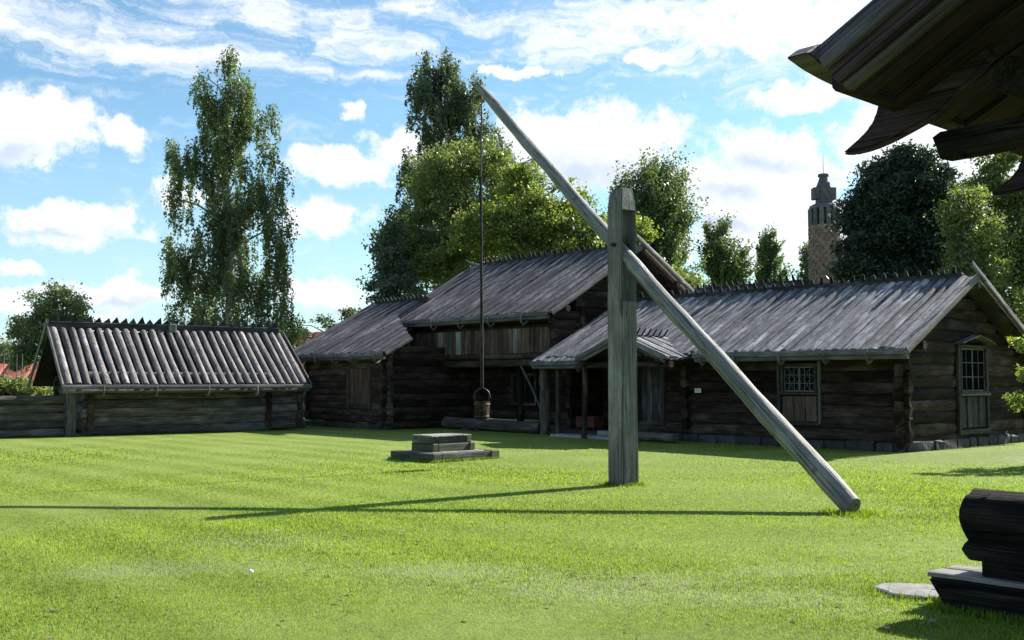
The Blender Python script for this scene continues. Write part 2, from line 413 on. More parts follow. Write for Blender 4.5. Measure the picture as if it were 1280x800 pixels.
def box(name, parent, x0, x1, y0, y1, z0, z1, mat, bev=0.01, jit=0.0):
    """box whose mesh is centred on its own origin, long axis along local X so the grain follows it"""
    c = Vector(((x0 + x1) / 2, (y0 + y1) / 2, (z0 + z1) / 2)); s = [abs(x1 - x0), abs(y1 - y0), abs(z1 - z0)]
    ax = s.index(max(s))
    bev = min(bev, min(s) * 0.3)
    if ax == 0: me = box_mesh(-s[0] / 2, s[0] / 2, -s[1] / 2, s[1] / 2, -s[2] / 2, s[2] / 2, mat, bev, jit, hash(tuple(c)) % 999); rot_ = (0, 0, 0)
    elif ax == 1: me = box_mesh(-s[1] / 2, s[1] / 2, -s[0] / 2, s[0] / 2, -s[2] / 2, s[2] / 2, mat, bev, jit, 3); rot_ = (0, 0, R(90))
    else: me = box_mesh(-s[2] / 2, s[2] / 2, -s[1] / 2, s[1] / 2, -s[0] / 2, s[0] / 2, mat, bev, jit, 5); rot_ = (0, R(-90), 0)
    o = link(name, me, parent); o.location = c; o.rotation_euler = rot_
    return o


def tube_mesh(path, radii, n, mat, squash=1.0, seed=0, rough=0.0, caps=True):
    """tube through the points; local frame = parent's"""
    rs = random.Random(seed)
    P = [Vector(p) for p in path]; v = []; f = []; sm = []
    prev = None
    for i, p in enumerate(P):
        d = (P[min(i + 1, len(P) - 1)] - P[max(i - 1, 0)]).normalized()
        if prev is None:
            a = d.orthogonal().normalized()
        else:
            a = (prev - d * prev.dot(d)).normalized()
        prev = a; b2 = d.cross(a)
        for j in range(n):
            an = 2 * math.pi * j / n
            r = radii[i] * (1 + rs.uniform(-rough, rough))
            v.append(p + a * math.cos(an) * r + b2 * math.sin(an) * r * squash)
    for i in range(len(P) - 1):
        for j in range(n):
            a = i * n + j; b2 = i * n + (j + 1) % n
            f.append((a, b2, b2 + n, a + n)); sm.append(True)
    if caps:
        for i in (0, len(P) - 1):
            s0 = len(v); v += [v[i * n + j] for j in range(n)]
            idx = list(range(s0, s0 + n)); f.append(tuple(idx if i else idx[::-1])); sm.append(False)
    return pymesh('tube', v, f, mat, sm)


def wall(parent, axis, a0, a1, fix, z0, z1, mat, sp=0.27, rr=0.105, openings=(), ext=(0.22, 0.22), zoff=0.0, gable=None, flatm=None, name='wall_log', hewn=True):
    """horizontal logs along local x or y at the fixed other coordinate. openings: (a,b,zl,zh). gable: z -> (lo,hi)"""
    z = z0 + sp / 2 + zoff; k = 0
    while z < z1 - 0.02:
        lo, hi = a0 - ext[0] + random.uniform(-.03, .03), a1 + ext[1] + random.uniform(-.05, .05)
        if gable:
            g = gable(z)
            if g:
                lo, hi = max(lo, g[0]), min(hi, g[1])
                if hi - lo < 0.3: break
        spans = [(lo, hi)]
        for (oa, ob, zl, zh) in openings:
            if zl + 0.06 < z < zh + 0.0:
                ns = []
                for (p, q) in spans:
                    if ob <= p or oa >= q: ns.append((p, q)); continue
                    if oa - p > 0.08: ns.append((p, oa))
                    if q - ob > 0.08: ns.append((ob, q))
                spans = ns
        for (p, q) in spans:
            me = log_mesh(q - p, rr * (.85 if hewn else 1) * random.uniform(.88, 1.1), sp * 0.545, flatm or mat, n=12, rings=max(2, int((q - p) / 0.7)), wob=0.014, endcut=0.03, rough=0.035, hewn=hewn)
            if axis == 'x': place(name, me, parent, (p, fix, z), (q, fix, z))
            else: place(name, me, parent, (fix, p, z), (fix, q, z))
        z += sp; k += 1


def roof_slope(parent, x0, x1, ye, ze, yr, zr, bw, mat, cup=0.02, th=0.05, name='roof_board', over=0.0, jag=0.03, kinds=7, lift=0.012, deck=True, half=False, shape=None, lap=1.0, frac=None):
    n = max(1, round((x1 - x0) / bw)); bw = (x1 - x0) / n
    L = math.hypot(yr - ye, zr - ze)
    sgn = 1 if yr > ye else -1
    d = Vector((0, (yr - ye) / L, (zr - ze) / L)); up = Vector((0, -(zr - ze) / L * sgn, abs(yr - ye) / L))
    if deck:
        p0 = Vector(((x0 + x1) / 2, ye, ze)) - up * 0.035 + d * 0.05
        me = box_mesh(0, L - 0.05, -(x1 - x0) / 2 + .03, (x1 - x0) / 2 - .03, -0.03, 0.0, M['ridge'], 0)
        place('roof_deck', me, parent, p0, p0 + d, up)
    vs = []
    for k in range(kinds):
        if half: vs.append(log_mesh(L + 0.02, bw * 0.385, bw * 0.44, mat, n=8, rings=5, wob=0.012, seed=k + 50, half=True, endcut=0.03, rough=0.05))
        else: vs.append(board_mesh(L + over, bw * 0.92 * lap, th, mat, cup, seed=k + 7, segs=3, jag=jag))
    for i in range(n):
        x = x0 + (i + 0.5) * bw
        if shape:
            s = shape(x)
            if s is None: continue
        p0 = Vector((x, ye, ze)) + up * ((i % 2) * lift + random.uniform(0, .01)) - d * random.uniform(-.02, 0.045)
        q = p0 + d + Vector((random.uniform(-.004, .004), 0, 0))
        fr_ = frac(x) if frac else 1.0
        me_ = vs[random.randrange(kinds)] if fr_ > .99 else board_mesh((L + over) * fr_, bw * .97, th, mat, cup, seed=i, segs=3, jag=jag)
        o_ = place(name, me_, parent, p0, q, up); o_.scale = (1, random.uniform(.90, 1.05), random.uniform(.8, 1.25)) if not half else (1, random.uniform(.88, 1.1), random.uniform(.88, 1.12)); o_.rotation_euler.rotate_axis('Z', random.uniform(-.006, .006))


def ridge_comb(parent, x0, x1, y, z, sp=0.27, hgt=0.26, mat=None, lean=0.12, name='ridge_peg', tooth=False, skip=None, flip=1, bh=.13):
    mat = mat or M['ridge']
    box('ridge_board', parent, x0, x1, y - 0.10, y + 0.06, z - 0.04, z + bh, mat, 0.02)
    if tooth:
        vs = []
        for k in range(4):
            rs = random.Random(k); w_ = sp * 0.5
            v = [(-w_, -.02, 0), (w_, -.02, 0), (w_ * .2 + rs.uniform(-.02, .02), -.02, hgt * rs.uniform(.85, 1.1)), (-w_, .02, 0), (w_, .02, 0), (w_ * .2, .02, hgt)]
            vs.append(pymesh('tooth', v, [(0, 1, 2), (5, 4, 3), (0, 3, 4, 1), (1, 4, 5, 2), (2, 5, 3, 0)], mat))
    else:
        vs = [tube_mesh([(0, 0, 0), (0.0, 0, hgt * .6), (0, 0, hgt)], [0.062, 0.055, 0.030], 5, mat, 0.8, seed=k, rough=.1) for k in range(4)]
    n = int((x1 - x0) / sp)
    for i in range(n + 1):
        x = x0 + (i + .3) * (x1 - x0) / (n + 1)
        o = link(name, vs[i % 4], parent); o.location = (x, y + (-.06 if tooth else -0.03), z + (bh - .03 if tooth else .05))
        o.rotation_euler = (random.uniform(-.08, .08) + (0 if tooth else flip * 0.55), random.uniform(-.14, .14) + lean, 0); o.scale = (1, 1, random.uniform(.78, 1.15))


def eave_line(parent, x0, x1, y, z, hooks, mat, hmat=None, r=0.06, hook=0.24):
    """round eave pole, the board above it and the crooks that carry it"""
    me = board_mesh(x1 - x0, 0.13, 0.035, mat, 0.0, seed=3, segs=5)
    place('eave_board', me, parent, (x0, y - 0.03, z + 0.005), (x1, y - 0.03, z + 0.005), (0, -1, 0.12))
    me = log_mesh(x1 - x0 - 0.1, r, r, mat, n=8, rings=8, wob=0.01, seed=5)
    place('eave_pole', me, parent, (x0 + 0.05, y + 0.03, z - 0.10), (x1 - .05, y + 0.03, z - 0.10))
    cm = tube_mesh([(0, 0.30, 0.06), (0, 0.05, -hook * .75), (0, -0.07, -hook), (0, -0.15, -hook * .62), (0, -0.155, -hook * .1), (0, -0.13, 0.045)],
                   [0.022, 0.036, 0.034, 0.028, 0.022, 0.014], 6, hmat or mat, 1, seed=2, rough=.08)
    for x in hooks:
        o = link('eave_hook', cm, parent); o.location = (x, y, z); o.rotation_euler = (0, random.uniform(-.08, .08), random.uniform(-.15, .15))


def verge(parent, x, ye, ze, yr, zr, mat, wd=0.16, th=0.045, ext=0.0, name='barge_board', dz=0.05):
    L = math.hypot(yr - ye, zr - ze) + ext
    me = board_mesh(L, wd, th, mat, 0.0, seed=int(abs(x * 100)) % 97, segs=5, jag=.02)
    place(name, me, parent, (x, ye, ze + dz), (x, yr, zr + dz), (1, 0, 0))


FR = math.atan2(-0.740, 0.672)
def F(s, w_, z=0.0):
    return Vector((8.65 - .672 * s + .740 * w_, 23.1 + .740 * s + .672 * w_, z))


# ------------------------------------------------------------------ ground
def gh(x, y):
    h = 0.22 * math.exp(-(((x - 12.2) / 2.6) ** 2 + ((y - 21.6) / 1.3) ** 2))
    h += 0.02 * noise.noise(Vector((x * .25, y * .25, 0))) * (1 if y < 40 else 0)
    return h


xs = sorted(set([-900, -500, -250, -120, -60, -40] + [round(-30 + i * 0.5, 2) for i in range(121)] + [40, 60, 120, 250, 500, 900]))
ys = sorted(set([-600, -200, -60, -20] + [round(-5 + i * 0.5, 2) for i in range(91)] + [50, 70, 100, 160, 300, 600, 1500]))
gv = [(x, y, gh(x, y)) for y in ys for x in xs]; nx = len(xs)
gf_ = [(j * nx + i, j * nx + i + 1, (j + 1) * nx + i + 1, (j + 1) * nx + i) for j in range(len(ys) - 1) for i in range(nx - 1)]
lawn = link('lawn', pymesh('lawn', gv, gf_, M['lawn'], [True] * len(gf_))); lawn['kind'] = 'structure'

# grass blades, denser close to the camera
NB = 620000
u1 = rng.random(NB); Y = 5.2 * (27.0 / 5.2) ** u1
X = (rng.random(NB) - .5) * 2 * (Y * 0.53 + 0.3)
DP = [(0.9, 7.9, 1.6, 0.95), (-0.6, 8.5, 1.0, 0.6), (2.0, 7.7, 0.9, 0.6), (2.35, 8.9, 0.7, 0.25), (-3.3, 8.6, 0.8, 0.5), (-2.2, 9.0, 0.6, 0.4), (2.4, 7.3, .6, .4), (0.1, 7.3, .7, .4)]
nz = np.zeros(NB)
for q in range(7):
    a_ = rng.random(3) * 6.28; fq = 1.6 * 1.7 ** q
    nz += (np.sin(X * fq * math.cos(a_[0]) + Y * fq * math.sin(a_[0]) + a_[1] + 1.5 * np.sin(Y * fq * .7 + a_[2]))) / 1.35 ** q
nz *= 0.16
dd = np.full(NB, 9.0)
for (cx, cy, ax_, ay_) in DP: dd = np.minimum(dd, np.hypot((X - cx) / ax_, (Y - cy) / ay_))
nf = .5 * (np.sin(X * 9.1 + 2 * np.sin(Y * 6.3)) * np.sin(Y * 11.7 + 2 * np.sin(X * 7.7)) + np.sin(X * 21 + 3 * np.sin(Y * 17)) * np.sin(Y * 27 + 2 * np.sin(X * 19)))
dryv = np.clip((1.05 - dd + nz * 1.3 + nf * .55) * 1.4, 0, 1) * (rng.random(NB) < .7)
keep = (rng.random(NB) > np.clip((Y - 13) / 14, 0, 1)) & ~(np.hypot((X - 3.05) / .30, (Y - 7.95) / .22) < 1) & (np.hypot(X - 1.70, Y - 15.98) > .16) & (rng.random(NB) > dryv * .35)
X = X[keep]; Y = Y[keep]; n = len(X); dryv = dryv[keep]; nz = nz[keep]; nf = nf[keep]
Z = np.array([0.0]) + 0 * X
tuft0 = np.clip((nz - nf * .4 - .28) * 3, 0, 1)
near_ = np.minimum(np.abs(np.hypot(X - 1.70, Y - 15.98)), np.hypot(X - 4.08, Y - 12.55))
Hh = (0.008 + 0.015 * rng.random(n)) * (1 + .5 * tuft0 + 2.2 * (near_ < .42) * rng.random(n)) * (0.7 + 0.3 * np.minimum(Y / 8, 1.5)); Wd = (0.0022 + 0.0022 * rng.random(n)) * (0.6 + Y / 9)
an = rng.random(n) * 6.283; ln = (rng.random((n, 2)) - .5) * 0.035
V = np.zeros((n, 3, 3))
V[:, 0, 0] = X - np.cos(an) * Wd; V[:, 0, 1] = Y - np.sin(an) * Wd
V[:, 1, 0] = X + np.cos(an) * Wd; V[:, 1, 1] = Y + np.sin(an) * Wd
V[:, 2, 0] = X + ln[:, 0]; V[:, 2, 1] = Y + ln[:, 1]; V[:, 2, 2] = Hh
ghv = 0.02 * np.array([0.0]); V[:, :2, 2] = -0.012; V[:, :, 2] += ghv


def fast_mesh(name, V, k, mat, var=None, dry=None):
    """V: (n,k,3) separate polygons"""
    n = V.shape[0]; me = bpy.data.meshes.new(name)
    me.vertices.add(n * k); me.loops.add(n * k); me.polygons.add(n)
    me.vertices.foreach_set('co', V.reshape(-1).astype(np.float32))
    me.loops.foreach_set('vertex_index', np.arange(n * k, dtype=np.int32))
    me.polygons.foreach_set('loop_start', np.arange(0, n * k, k, dtype=np.int32))
    me.polygons.foreach_set('loop_total', np.full(n, k, dtype=np.int32))
    if var is not None:
        at_ = me.attributes.new('var', 'FLOAT', 'FACE'); at_.data.foreach_set('value', np.clip(var, 0, 1).astype(np.float32))
    if dry is not None:
        at_ = me.attributes.new('dry', 'FLOAT', 'FACE'); at_.data.foreach_set('value', dry.astype(np.float32))
    me.materials.append(mat); me.update(calc_edges=True)
    return me


# field of tint so that blades group into lighter and darker tufts
tuft = np.clip((nz - nf * .4 - .28) * 3, 0, 1)
def fringe(px_, py_, m):
    return np.stack([px_ + rng.normal(size=m) * .035, py_ + rng.normal(size=m) * .035], 1)
FG = []
for (cx, cy, rr_, m) in ((1.70, 15.98, .24, 900), (4.10, 12.5, .17, 500), (3.04, 7.94, .33, 260)):
    aa = rng.random(m) * 6.283; FG.append(fringe(cx + rr_ * np.cos(aa), cy + rr_ * .85 * np.sin(aa), m))
for (xa, ya, xb, yb, m) in ((-1.52, 20.2, -.26, 21.34, 1500), (-1.52, 20.2, -2.47, 21.25, 1300), (2.98, 7.35, 4.2, 6.0, 2600), (2.98, 7.35, 3.2, 7.7, 500)):
    kq = rng.random(m); FG.append(fringe(xa + (xb - xa) * kq, ya + (yb - ya) * kq, m))
FG = np.concatenate(FG); m = len(FG); Hf = .02 + .05 * rng.random(m); af = rng.random(m) * 6.283
VF = np.zeros((m, 3, 3)); VF[:, :, 0] = FG[:, :1]; VF[:, :, 1] = FG[:, 1:]
wf = .004 + .0003 * FG[:, 1]
VF[:, 0, 0] -= np.cos(af) * wf; VF[:, 1, 0] += np.cos(af) * wf; VF[:, 0, 1] -= np.sin(af) * wf; VF[:, 1, 1] += np.sin(af) * wf
VF[:, 2, 2] = Hf; VF[:, 2, :2] += (rng.random((m, 2)) - .5) * .04
tint = 0.50 - .28 * tuft + .06 * nf + .05 * np.clip((Y - 8) / 8, -.6, 1) + .10 * np.sin((.74 * X + .672 * Y) * 5.7 + .8) * np.clip((3 - X) / 5, .15, 1) + nz * .5 + (rng.random(n) - .5) * 0.9
V = np.concatenate([V, VF]); tint = np.concatenate([tint, rng.random(m) * .6]); dryv = np.concatenate([dryv, np.zeros(m)])
g = link('grass_blades', fast_mesh('grass', V, 3, M['blade'], tint, dryv * .8)); g['kind'] = 'stuff'

m = 150; q = rng.random((m, 2)); yl = 6.3 * (24 / 6.3) ** q[:, 0]; xl = (q[:, 1] - .5) * yl * .98
VL = np.zeros((m, 4, 3)); sz = .018 + .022 * rng.random(m); al = rng.random(m) * 6.28
for k_, (ox, oy) in enumerate(((-1, 0), (0, -.6), (1, 0), (0, .6))):
    VL[:, k_, 0] = xl + sz * (ox * np.cos(al) - oy * np.sin(al)); VL[:, k_, 1] = yl + sz * (ox * np.sin(al) + oy * np.cos(al)); VL[:, k_, 2] = .024 + .012 * rng.random(m)
M['fallen'] = leaf_mat('fallen_leaf', (0.05, 0.035, 0.02), (0.22, 0.16, 0.06), .2)
g = link('fallen_leaves', fast_mesh('fallen', VL, 4, M['fallen'], rng.random(m))); g['kind'] = 'stuff'

# ------------------------------------------------------------------ well sweep
P0 = Vector((4.08, 12.55, 0.07)); PP = Vector((1.692, 16.035, 3.66))
dirp = (PP - P0); TOP = P0 + dirp * 1.975
pst = thing('well_sweep_post', 'tall grey-green timber post with a slot holding the well sweep pole', 'post', (1.70, 15.98, 0), math.atan2(-.815, .58))
bm = bmesh.new()
def bmbox(bm, x0, x1, y0, y1, z0, z1, nz=1):
    zs = [z0 + (z1 - z0) * i / nz for i in range(nz + 1)]
    rings = []
    for z in zs:
        rings.append([bm.verts.new(p) for p in ((x0, y0, z), (x1, y0, z), (x1, y1, z), (x0, y1, z))])
    for a, b2 in zip(rings, rings[1:]):
        for j in range(4): bm.faces.new((a[j], a[(j + 1) % 4], b2[(j + 1) % 4], b2[j]))
    bm.faces.new(rings[0][::-1]); bm.faces.new(rings[-1])
hx, hy = 0.17, 0.148
for bx_ in ((-hx, hx, -hy, hy, -0.3, 2.8, 10), (-hx, hx, -hy, -hy + .028, 2.8, 4.22, 5), (-hx, hx, hy - .028, hy, 2.8, 4.22, 5), (-hx, hx, -hy, hy, 4.22, 4.52, 2)):
    bmbox(bm, *bx_)
for vv in bm.verts:
    z = vv.co.z; lean = -0.016 * z
    k = 1.07 - 0.06 * z / 4.5 + 0.035 * noise.noise(Vector((z * 1.3, vv.co.x, 0)))
    if z > 4.4: k *= 0.8
    elif z > 4.3: k *= 0.94
    vv.co.x = vv.co.x * k + lean * .7; vv.co.y = vv.co.y * (k if abs(vv.co.y) > .14 else 1) + lean * -.5
    if z > 4.4: vv.co.z += 0.05 * (1 if vv.co.x > 0 else 0)
# mesh along +X so that the grain runs up the post
rotm = Matrix.Rotation(R(90), 4, 'Y')
bmesh.ops.transform(bm, matrix=rotm, verts=bm.verts)
bmesh.ops.bevel(bm, geom=[e for e in bm.edges if len(e.link_faces) == 2 and e.calc_face_angle() > 1.0 and not any(all(abs(v_.co.x - q_) < .02 for v_ in e.verts) for q_ in (2.8, 4.22))], offset=0.018, segments=2, affect='EDGES')
me = bpy.data.meshes.new('post'); bm.to_mesh(me); bm.free(); me.materials.append(M['post'])
o = link('timber', me, pst); o.rotation_euler = (0, R(-90), 0)
pin = link('pivot_pin', tube_mesh([(-.03, -hy - .05, 3.68), (-.03, hy + .06, 3.68)], [0.03, 0.03], 8, M['iron']), pst)
stp = box_mesh(-.035, .035, -.004, .006, -.007, .007, M['lead'], 0)
for i in range(11):
    o = link('nail', stp, pst); z = 0.6 + i * 0.20 + random.uniform(-.05, .05)
    o.location = (hx * (1.06 - .01 * z) - .011 * z + .001, random.uniform(-.08, .10), z); o.rotation_euler = (0, 0, R(90) + random.uniform(-.1, .1)); o.scale = (random.uniform(.5, 1.1), 1, random.uniform(.6, 1.2))

Lp = (TOP - P0).length
rs_ = random.Random(4)
NR = 26; v = []; f = []; sm = []
for i in range(NR + 1):
    k = i / NR; r = 0.140 - 0.054 * k - .012 * max(0, 1 - k * 18) + 0.006 * math.sin(i * 2.2) + (0.02 * max(0, (k - 0.96) / .04) * -1)
    cz = -0.05 * math.sin(math.pi * k) + 0.008 * math.sin(i * 1.1)
    for j in range(14):
        a = 2 * math.pi * j / 14; q = 1 + rs_.uniform(-.022, .022)
        xx = k * Lp
        if i == 0: xx += 0.04 * math.sin(a)
        v.append((xx, math.cos(a) * r * q, math.sin(a) * r * q + cz))
for i in range(NR):
    for j in range(14):
        a = i * 14 + j; b2 = i * 14 + (j + 1) % 14; f.append((a, b2, b2 + 14, a + 14)); sm.append(True)
for i in (0, NR):
    s0 = len(v); v += [v[i * 14 + j] for j in range(14)]; idx = list(range(s0, s0 + 14)); f.append(tuple(idx if i else idx[::-1])); sm.append(False)
o = place('well_sweep_pole', pymesh('pole', v, f, M['pole'], sm), None, P0, TOP)
tag(o, 'long weathered sweep pole slanting from the lawn up through the slotted post', 'pole')

bk = thing('well_rod', 'thin dark rod hanging straight down from the tip of the sweep pole', 'rod', (TOP.x + .05, TOP.y - .07, 0))
zt = TOP.z - 0.05
link('chain', tube_mesh([(0, 0, zt + .15), (0.012, 0, zt - .6), (0, 0, zt - 1.7)], [0.016] * 3, 6, M['iron']), bk)
link('wooden_rod', tube_mesh([(0, 0, zt - 1.7), (0.015, 0, 3.6), (0.03, 0, 1.45)], [0.024, 0.028, 0.032], 8, M['ridge']), bk)
bu = thing('well_bucket', 'small wooden well bucket with an iron bail hanging under the rod', 'bucket', (TOP.x + .08, TOP.y - .07, 0.86))
for k in range(14):
    a0, a1 = 2 * math.pi * k / 14, 2 * math.pi * (k + 1) / 14 - .02
    tall = 0.48 if k in (0, 7) else 0.34
    v = []
    for (rr, z) in ((.125, 0), (.15, tall)):
        for (ra, aa) in ((rr, a0), (rr, a1), (rr - .02, a1), (rr - .02, a0)): v.append((ra * math.cos(aa), ra * math.sin(aa), z))
    link('stave', pymesh('stave', v, [(0, 1, 5, 4), (1, 2, 6, 5), (2, 3, 7, 6), (3, 0, 4, 7), (4, 5, 6, 7), (3, 2, 1, 0)], M['wall'] if k != 12 else M['red']), bu)
link('bottom_board', tube_mesh([(0, 0, 0.02), (0, 0, 0.05)], [0.118, 0.12], 14, M['plank_brown']), bu)
for z in (0.07, 0.29):
    r = .128 + z * .075
    link('hoop', tube_mesh([(r * math.cos(a), r * math.sin(a), z) for a in [i * math.pi / 8 for i in range(17)]], [0.011] * 17, 4, M['iron'], caps=False), bu)
link('bail', tube_mesh([(.155 * math.cos(a), 0, .40 + .19 * math.sin(a)) for a in [i * math.pi / 10 for i in range(11)]], [0.010] * 11, 6, M['iron']), bu)

# well cover: stepped timber box
wl = thing('well_cover', 'low stepped timber well cover with a sunlit-toned lid on the lawn', 'well', (-1.52, 20.2, 0), FR)
def frame_beams(x0, x1, y0, y1, z0, z1, wd, mat, n='beam'):
    box(n, wl, x0, x1, y0, y0 + wd, z0, z1, mat, .015, .004); box(n, wl, x0 + .03, x1 + .02, y1 - wd, y1, z0, z1, mat, .015, .004)
    box(n, wl, x0, x0 + wd, y0 + wd + .003, y1 - wd - .003, z0, z1 - .004, mat, .015, .004)
    box(n, wl, x1 - wd, x1, y0 + wd + .003, y1 - wd - .003, z0, z1 - .004, mat, .015, .004)
frame_beams(-1.42, 0, 0, 1.70, -0.05, 0.17, 0.22, M['well'])
for i in range(6):
    box('deck_plank', wl, -1.19, -.23, .23 + i * .215, .43 + i * .215, .12, .17, M['well_top'], .008, .003)
frame_beams(-1.14, -0.42, 0.32, 1.40, 0.165, 0.33, 0.14, M['well'])
frame_beams(-1.10, -0.47, 0.30, 1.34, 0.332, 0.46, 0.13, M['well'])
for i in range(5):
    box('lid_plank', wl, -1.115, -.45, .31 + i * .208, .51 + i * .208, .462, .49, M['well_top'], .006, .003)


# ------------------------------------------------------------------ long log house (right)
def stones(parent, axis, a0, a1, fix, z1, th=0.16, zb=-0.1):
    a = a0
    while a < a1:
        L = random.uniform(.35, .75); b2 = min(a + L, a1)
        me = box_mesh(-(b2 - a) / 2, (b2 - a) / 2 - .02, -th, th, zb, z1 + random.uniform(-.03, .0), M['stone'], .03, .022, int(a * 77) % 991)
        o = link('foundation_stone', me, parent)
        o.location = ((a + b2) / 2, fix, 0) if axis == 'x' else (fix, (a + b2) / 2, 0)
        if axis == 'y': o.rotation_euler = (0, 0, R(90))
        a = b2


def window(parent, axis, c, fix, z0, z1, wd, out, cas=2, nv=2, nh=2, bar=None, oval=False, name='window'):
    """glazed window standing in its opening. out: outward sign of the wall normal"""
    root_ = box(name, parent, 0, .01, 0, .01, 0, .01, M['frame'], 0) if False else None
    bm = bmesh.new(); t_ = .07
    def add(x0, x1, y0, y1, za, zb): bmbox(bm, x0, x1, y0, y1, za, zb)
    h = wd / 2
    add(-h, -h + t_, -.10, .06, z0, z1); add(h - t_, h, -.10, .06, z0, z1)
    add(-h - .04, h + .04, -.13, .06, z0 - .07, z0 - .002); add(-h - .03, h + .03, -.11, .06, z1 + .002, z1 + .08)
    me = bpy.data.meshes.new('frame'); bm.to_mesh(me); bm.free(); me.materials.append(M['frame'])
    fr = link(name, me, parent)
    if axis == 'x': fr.location = (c, fix, 0); fr.rotation_euler = (0, 0, 0)
    else: fr.location = (fix, c, 0); fr.rotation_euler = (0, 0, R(90))
    cw = (wd - 2 * t_) / cas
    for k in range(cas):
        x0 = -h + t_ + k * cw; x1 = x0 + cw
        g_ = link('pane', box_mesh(x0 + .01, x1 - .01, -.035, -.025, z0 + .01, z1 - .01, M['glass'], 0), fr)
        bm = bmesh.new(); s_ = .022
        bmbox(bm, x0 + .003, x0 + s_, -.048, -.02, z0 + .003, z1 - .003); bmbox(bm, x1 - s_, x1 - .003, -.048, -.02, z0 + .003, z1 - .003)
        bmbox(bm, x0 + s_, x1 - s_, -.047, -.02, z0 + .003, z0 + s_ + .01); bmbox(bm, x0 + s_, x1 - s_, -.047, -.02, z1 - s_ - .01, z1 - .003)
        me = bpy.data.meshes.new('sash'); bm.to_mesh(me); bm.free(); me.materials.append(bar or M['frame']); link('sash', me, fr)
        for i in range(1, nv):
            x = x0 + cw * i / nv; link('muntin', box_mesh(x - .007, x + .007, -.043, -.034, z0 + .04, z1 - .04, bar or M['frame'], 0), fr)
        for i in range(1, nh):
            z = z0 + (z1 - z0) * i / nh; link('muntin', box_mesh(x0 + .03, x1 - .03, -.044, -.033, z - .007, z + .007, bar or M['frame'], 0), fr)
        if oval:
            for q in ((.28, .2), (.28, -.2), (-.28, .2), (-.28, -.2)):
                cx_, cz_ = (x0 + x1) / 2 + q[0] * cw * .8, (z0 + z1) / 2 + q[1] * (z1 - z0) * 1.1
                link('lead_ring', tube_mesh([(cx_ + cw * .2 * math.cos(a), -.045, cz_ + (z1 - z0) * .19 * math.sin(a)) for a in [i * math.pi / 6 for i in range(13)]], [.006] * 13, 4, bar, caps=False), fr)
    return fr


A = thing('long_log_house', 'long dark log house with silvery board roof and small leaded window at right', 'log house', F(0, 0), FR)
SL = 0.505; ZE = 2.23
ridgeA = (2.83, ZE + 3.53 * SL)
def gabA(z):
    zz = z + 0.12
    if zz < 2.25: return None
    return (-0.70 + (zz - ZE) / SL + .05, 2.83 + (ridgeA[1] - zz) / SL - .05)
opW = [(-3.04, -2.03, 1.28, 2.0), (-3.02, -2.05, .6, 1.3), (-7.6, -6.75, .42, 2.02), (-10.45, -8.5, .2, 2.3)]
wall(A, 'x', -10.4, 0, 0, .2, 2.5, M['wall'], openings=opW, ext=(.0, .24))
box('dark_backing', A, -3.2, -1.9, .14, .2, .5, 2.3, M['dark_in']); box('dark_backing', A, -.2, -.14, 2.3, 4.3, .2, 2.6, M['dark_in'])  # added dark panels: shade of the rooms painted behind the window openings
wall(A, 'y', 0, 6.5, 0, .2, 4.0, M['wall'], zoff=-0.13, gable=gabA, openings=[(2.42, 4.18, .38, 2.5)], ext=(.24, .24))
wall(A, 'x', -10.4, 0, 6.5, .2, 2.3, M['wall'], sp=.3)
wall(A, 'y', 0, 6.5, -10.4, .2, 3.9, M['wall'], sp=.3, gable=gabA, ext=(0, .2))
for xx in (-5.9,):   # cross wall ends showing through the front
    z = .46
    while z < 2.3:
        place('wall_log', log_mesh(.42, .105, .145, M['wall'], n=9, rings=2, endcut=.03, rough=.03), A, (xx, -.27, z), (xx, .2, z)); z += .27
# recess beside the porch
wall(A, 'x', -10.4, -8.4, 1.5, .2, 2.9, M['wall'], ext=(0, 0)); wall(A, 'y', .1, 1.5, -8.4, .2, 2.7, M['wall'], ext=(0, 0), zoff=.12)
stones(A, 'x', -8.4, 0.1, -.02, .22); stones(A, 'y', -0.1, 6.6, 0.02, .24)
roof_slope(A, -10.95, .5, -.70, ZE, 2.83, ridgeA[1], .225, M['roof'], cup=.028, lift=.022)
roof_slope(A, -10.95, .5, 7.3, ridgeA[1] - (7.3 - 2.83) * SL, 2.83, ridgeA[1] - .01, .45, M['roof_old'], cup=.028)
ridge_comb(A, -10.6, .15, 2.83, ridgeA[1] + .03, sp=.30, hgt=.26, lean=.35)
eave_line(A, -5.2, .55, -.73, ZE - .02, (-4.9, -3.9, -2.6, -1.4, -.35), M['trim'])
verge(A, .52, -.80, ZE - .06, 2.83, ridgeA[1] + .02, M['trim'], .17)
verge(A, .56, 7.4, ridgeA[1] - (7.4 - 2.83) * SL, 2.83, ridgeA[1] + .02, M['roof_old'], .15, ext=.55)
verge(A, .60, 7.3, ridgeA[1] - (7.3 - 2.83) * SL - .12, 2.93, ridgeA[1] - .12, M['roof_old'], .10)
place('ridge_log', log_mesh(.75, .09, .09, M['trim'], seed=8), A, (-.2, 2.83, ridgeA[1] - .17), (.6, 2.83, ridgeA[1] - .17))
place('purlin', log_mesh(.75, .10, .10, M['wall'], seed=9), A, (-.2, .0, ZE + .14), (.6, 0, ZE + .14))
place('purlin', log_mesh(.75, .10, .10, M['wall'], seed=19), A, (-.2, 5.9, 2.3), (.6, 5.9, 2.3))
window(A, 'x', -2.535, -.06, 1.32, 1.92, .98, -1, cas=2, nv=3, nh=3, bar=M['lead'], oval=True)
for i in range(3):
    box('shutter_panel', A, -3.0 + i * .315, -3.0 + i * .315 + .30, -.12, -.05, .62, 1.22, M['shutter'], .01, .002)
box('casing_board', A, -2.02, -1.95, -.16, -.08, .56, 2.05, M['trim'], .008)
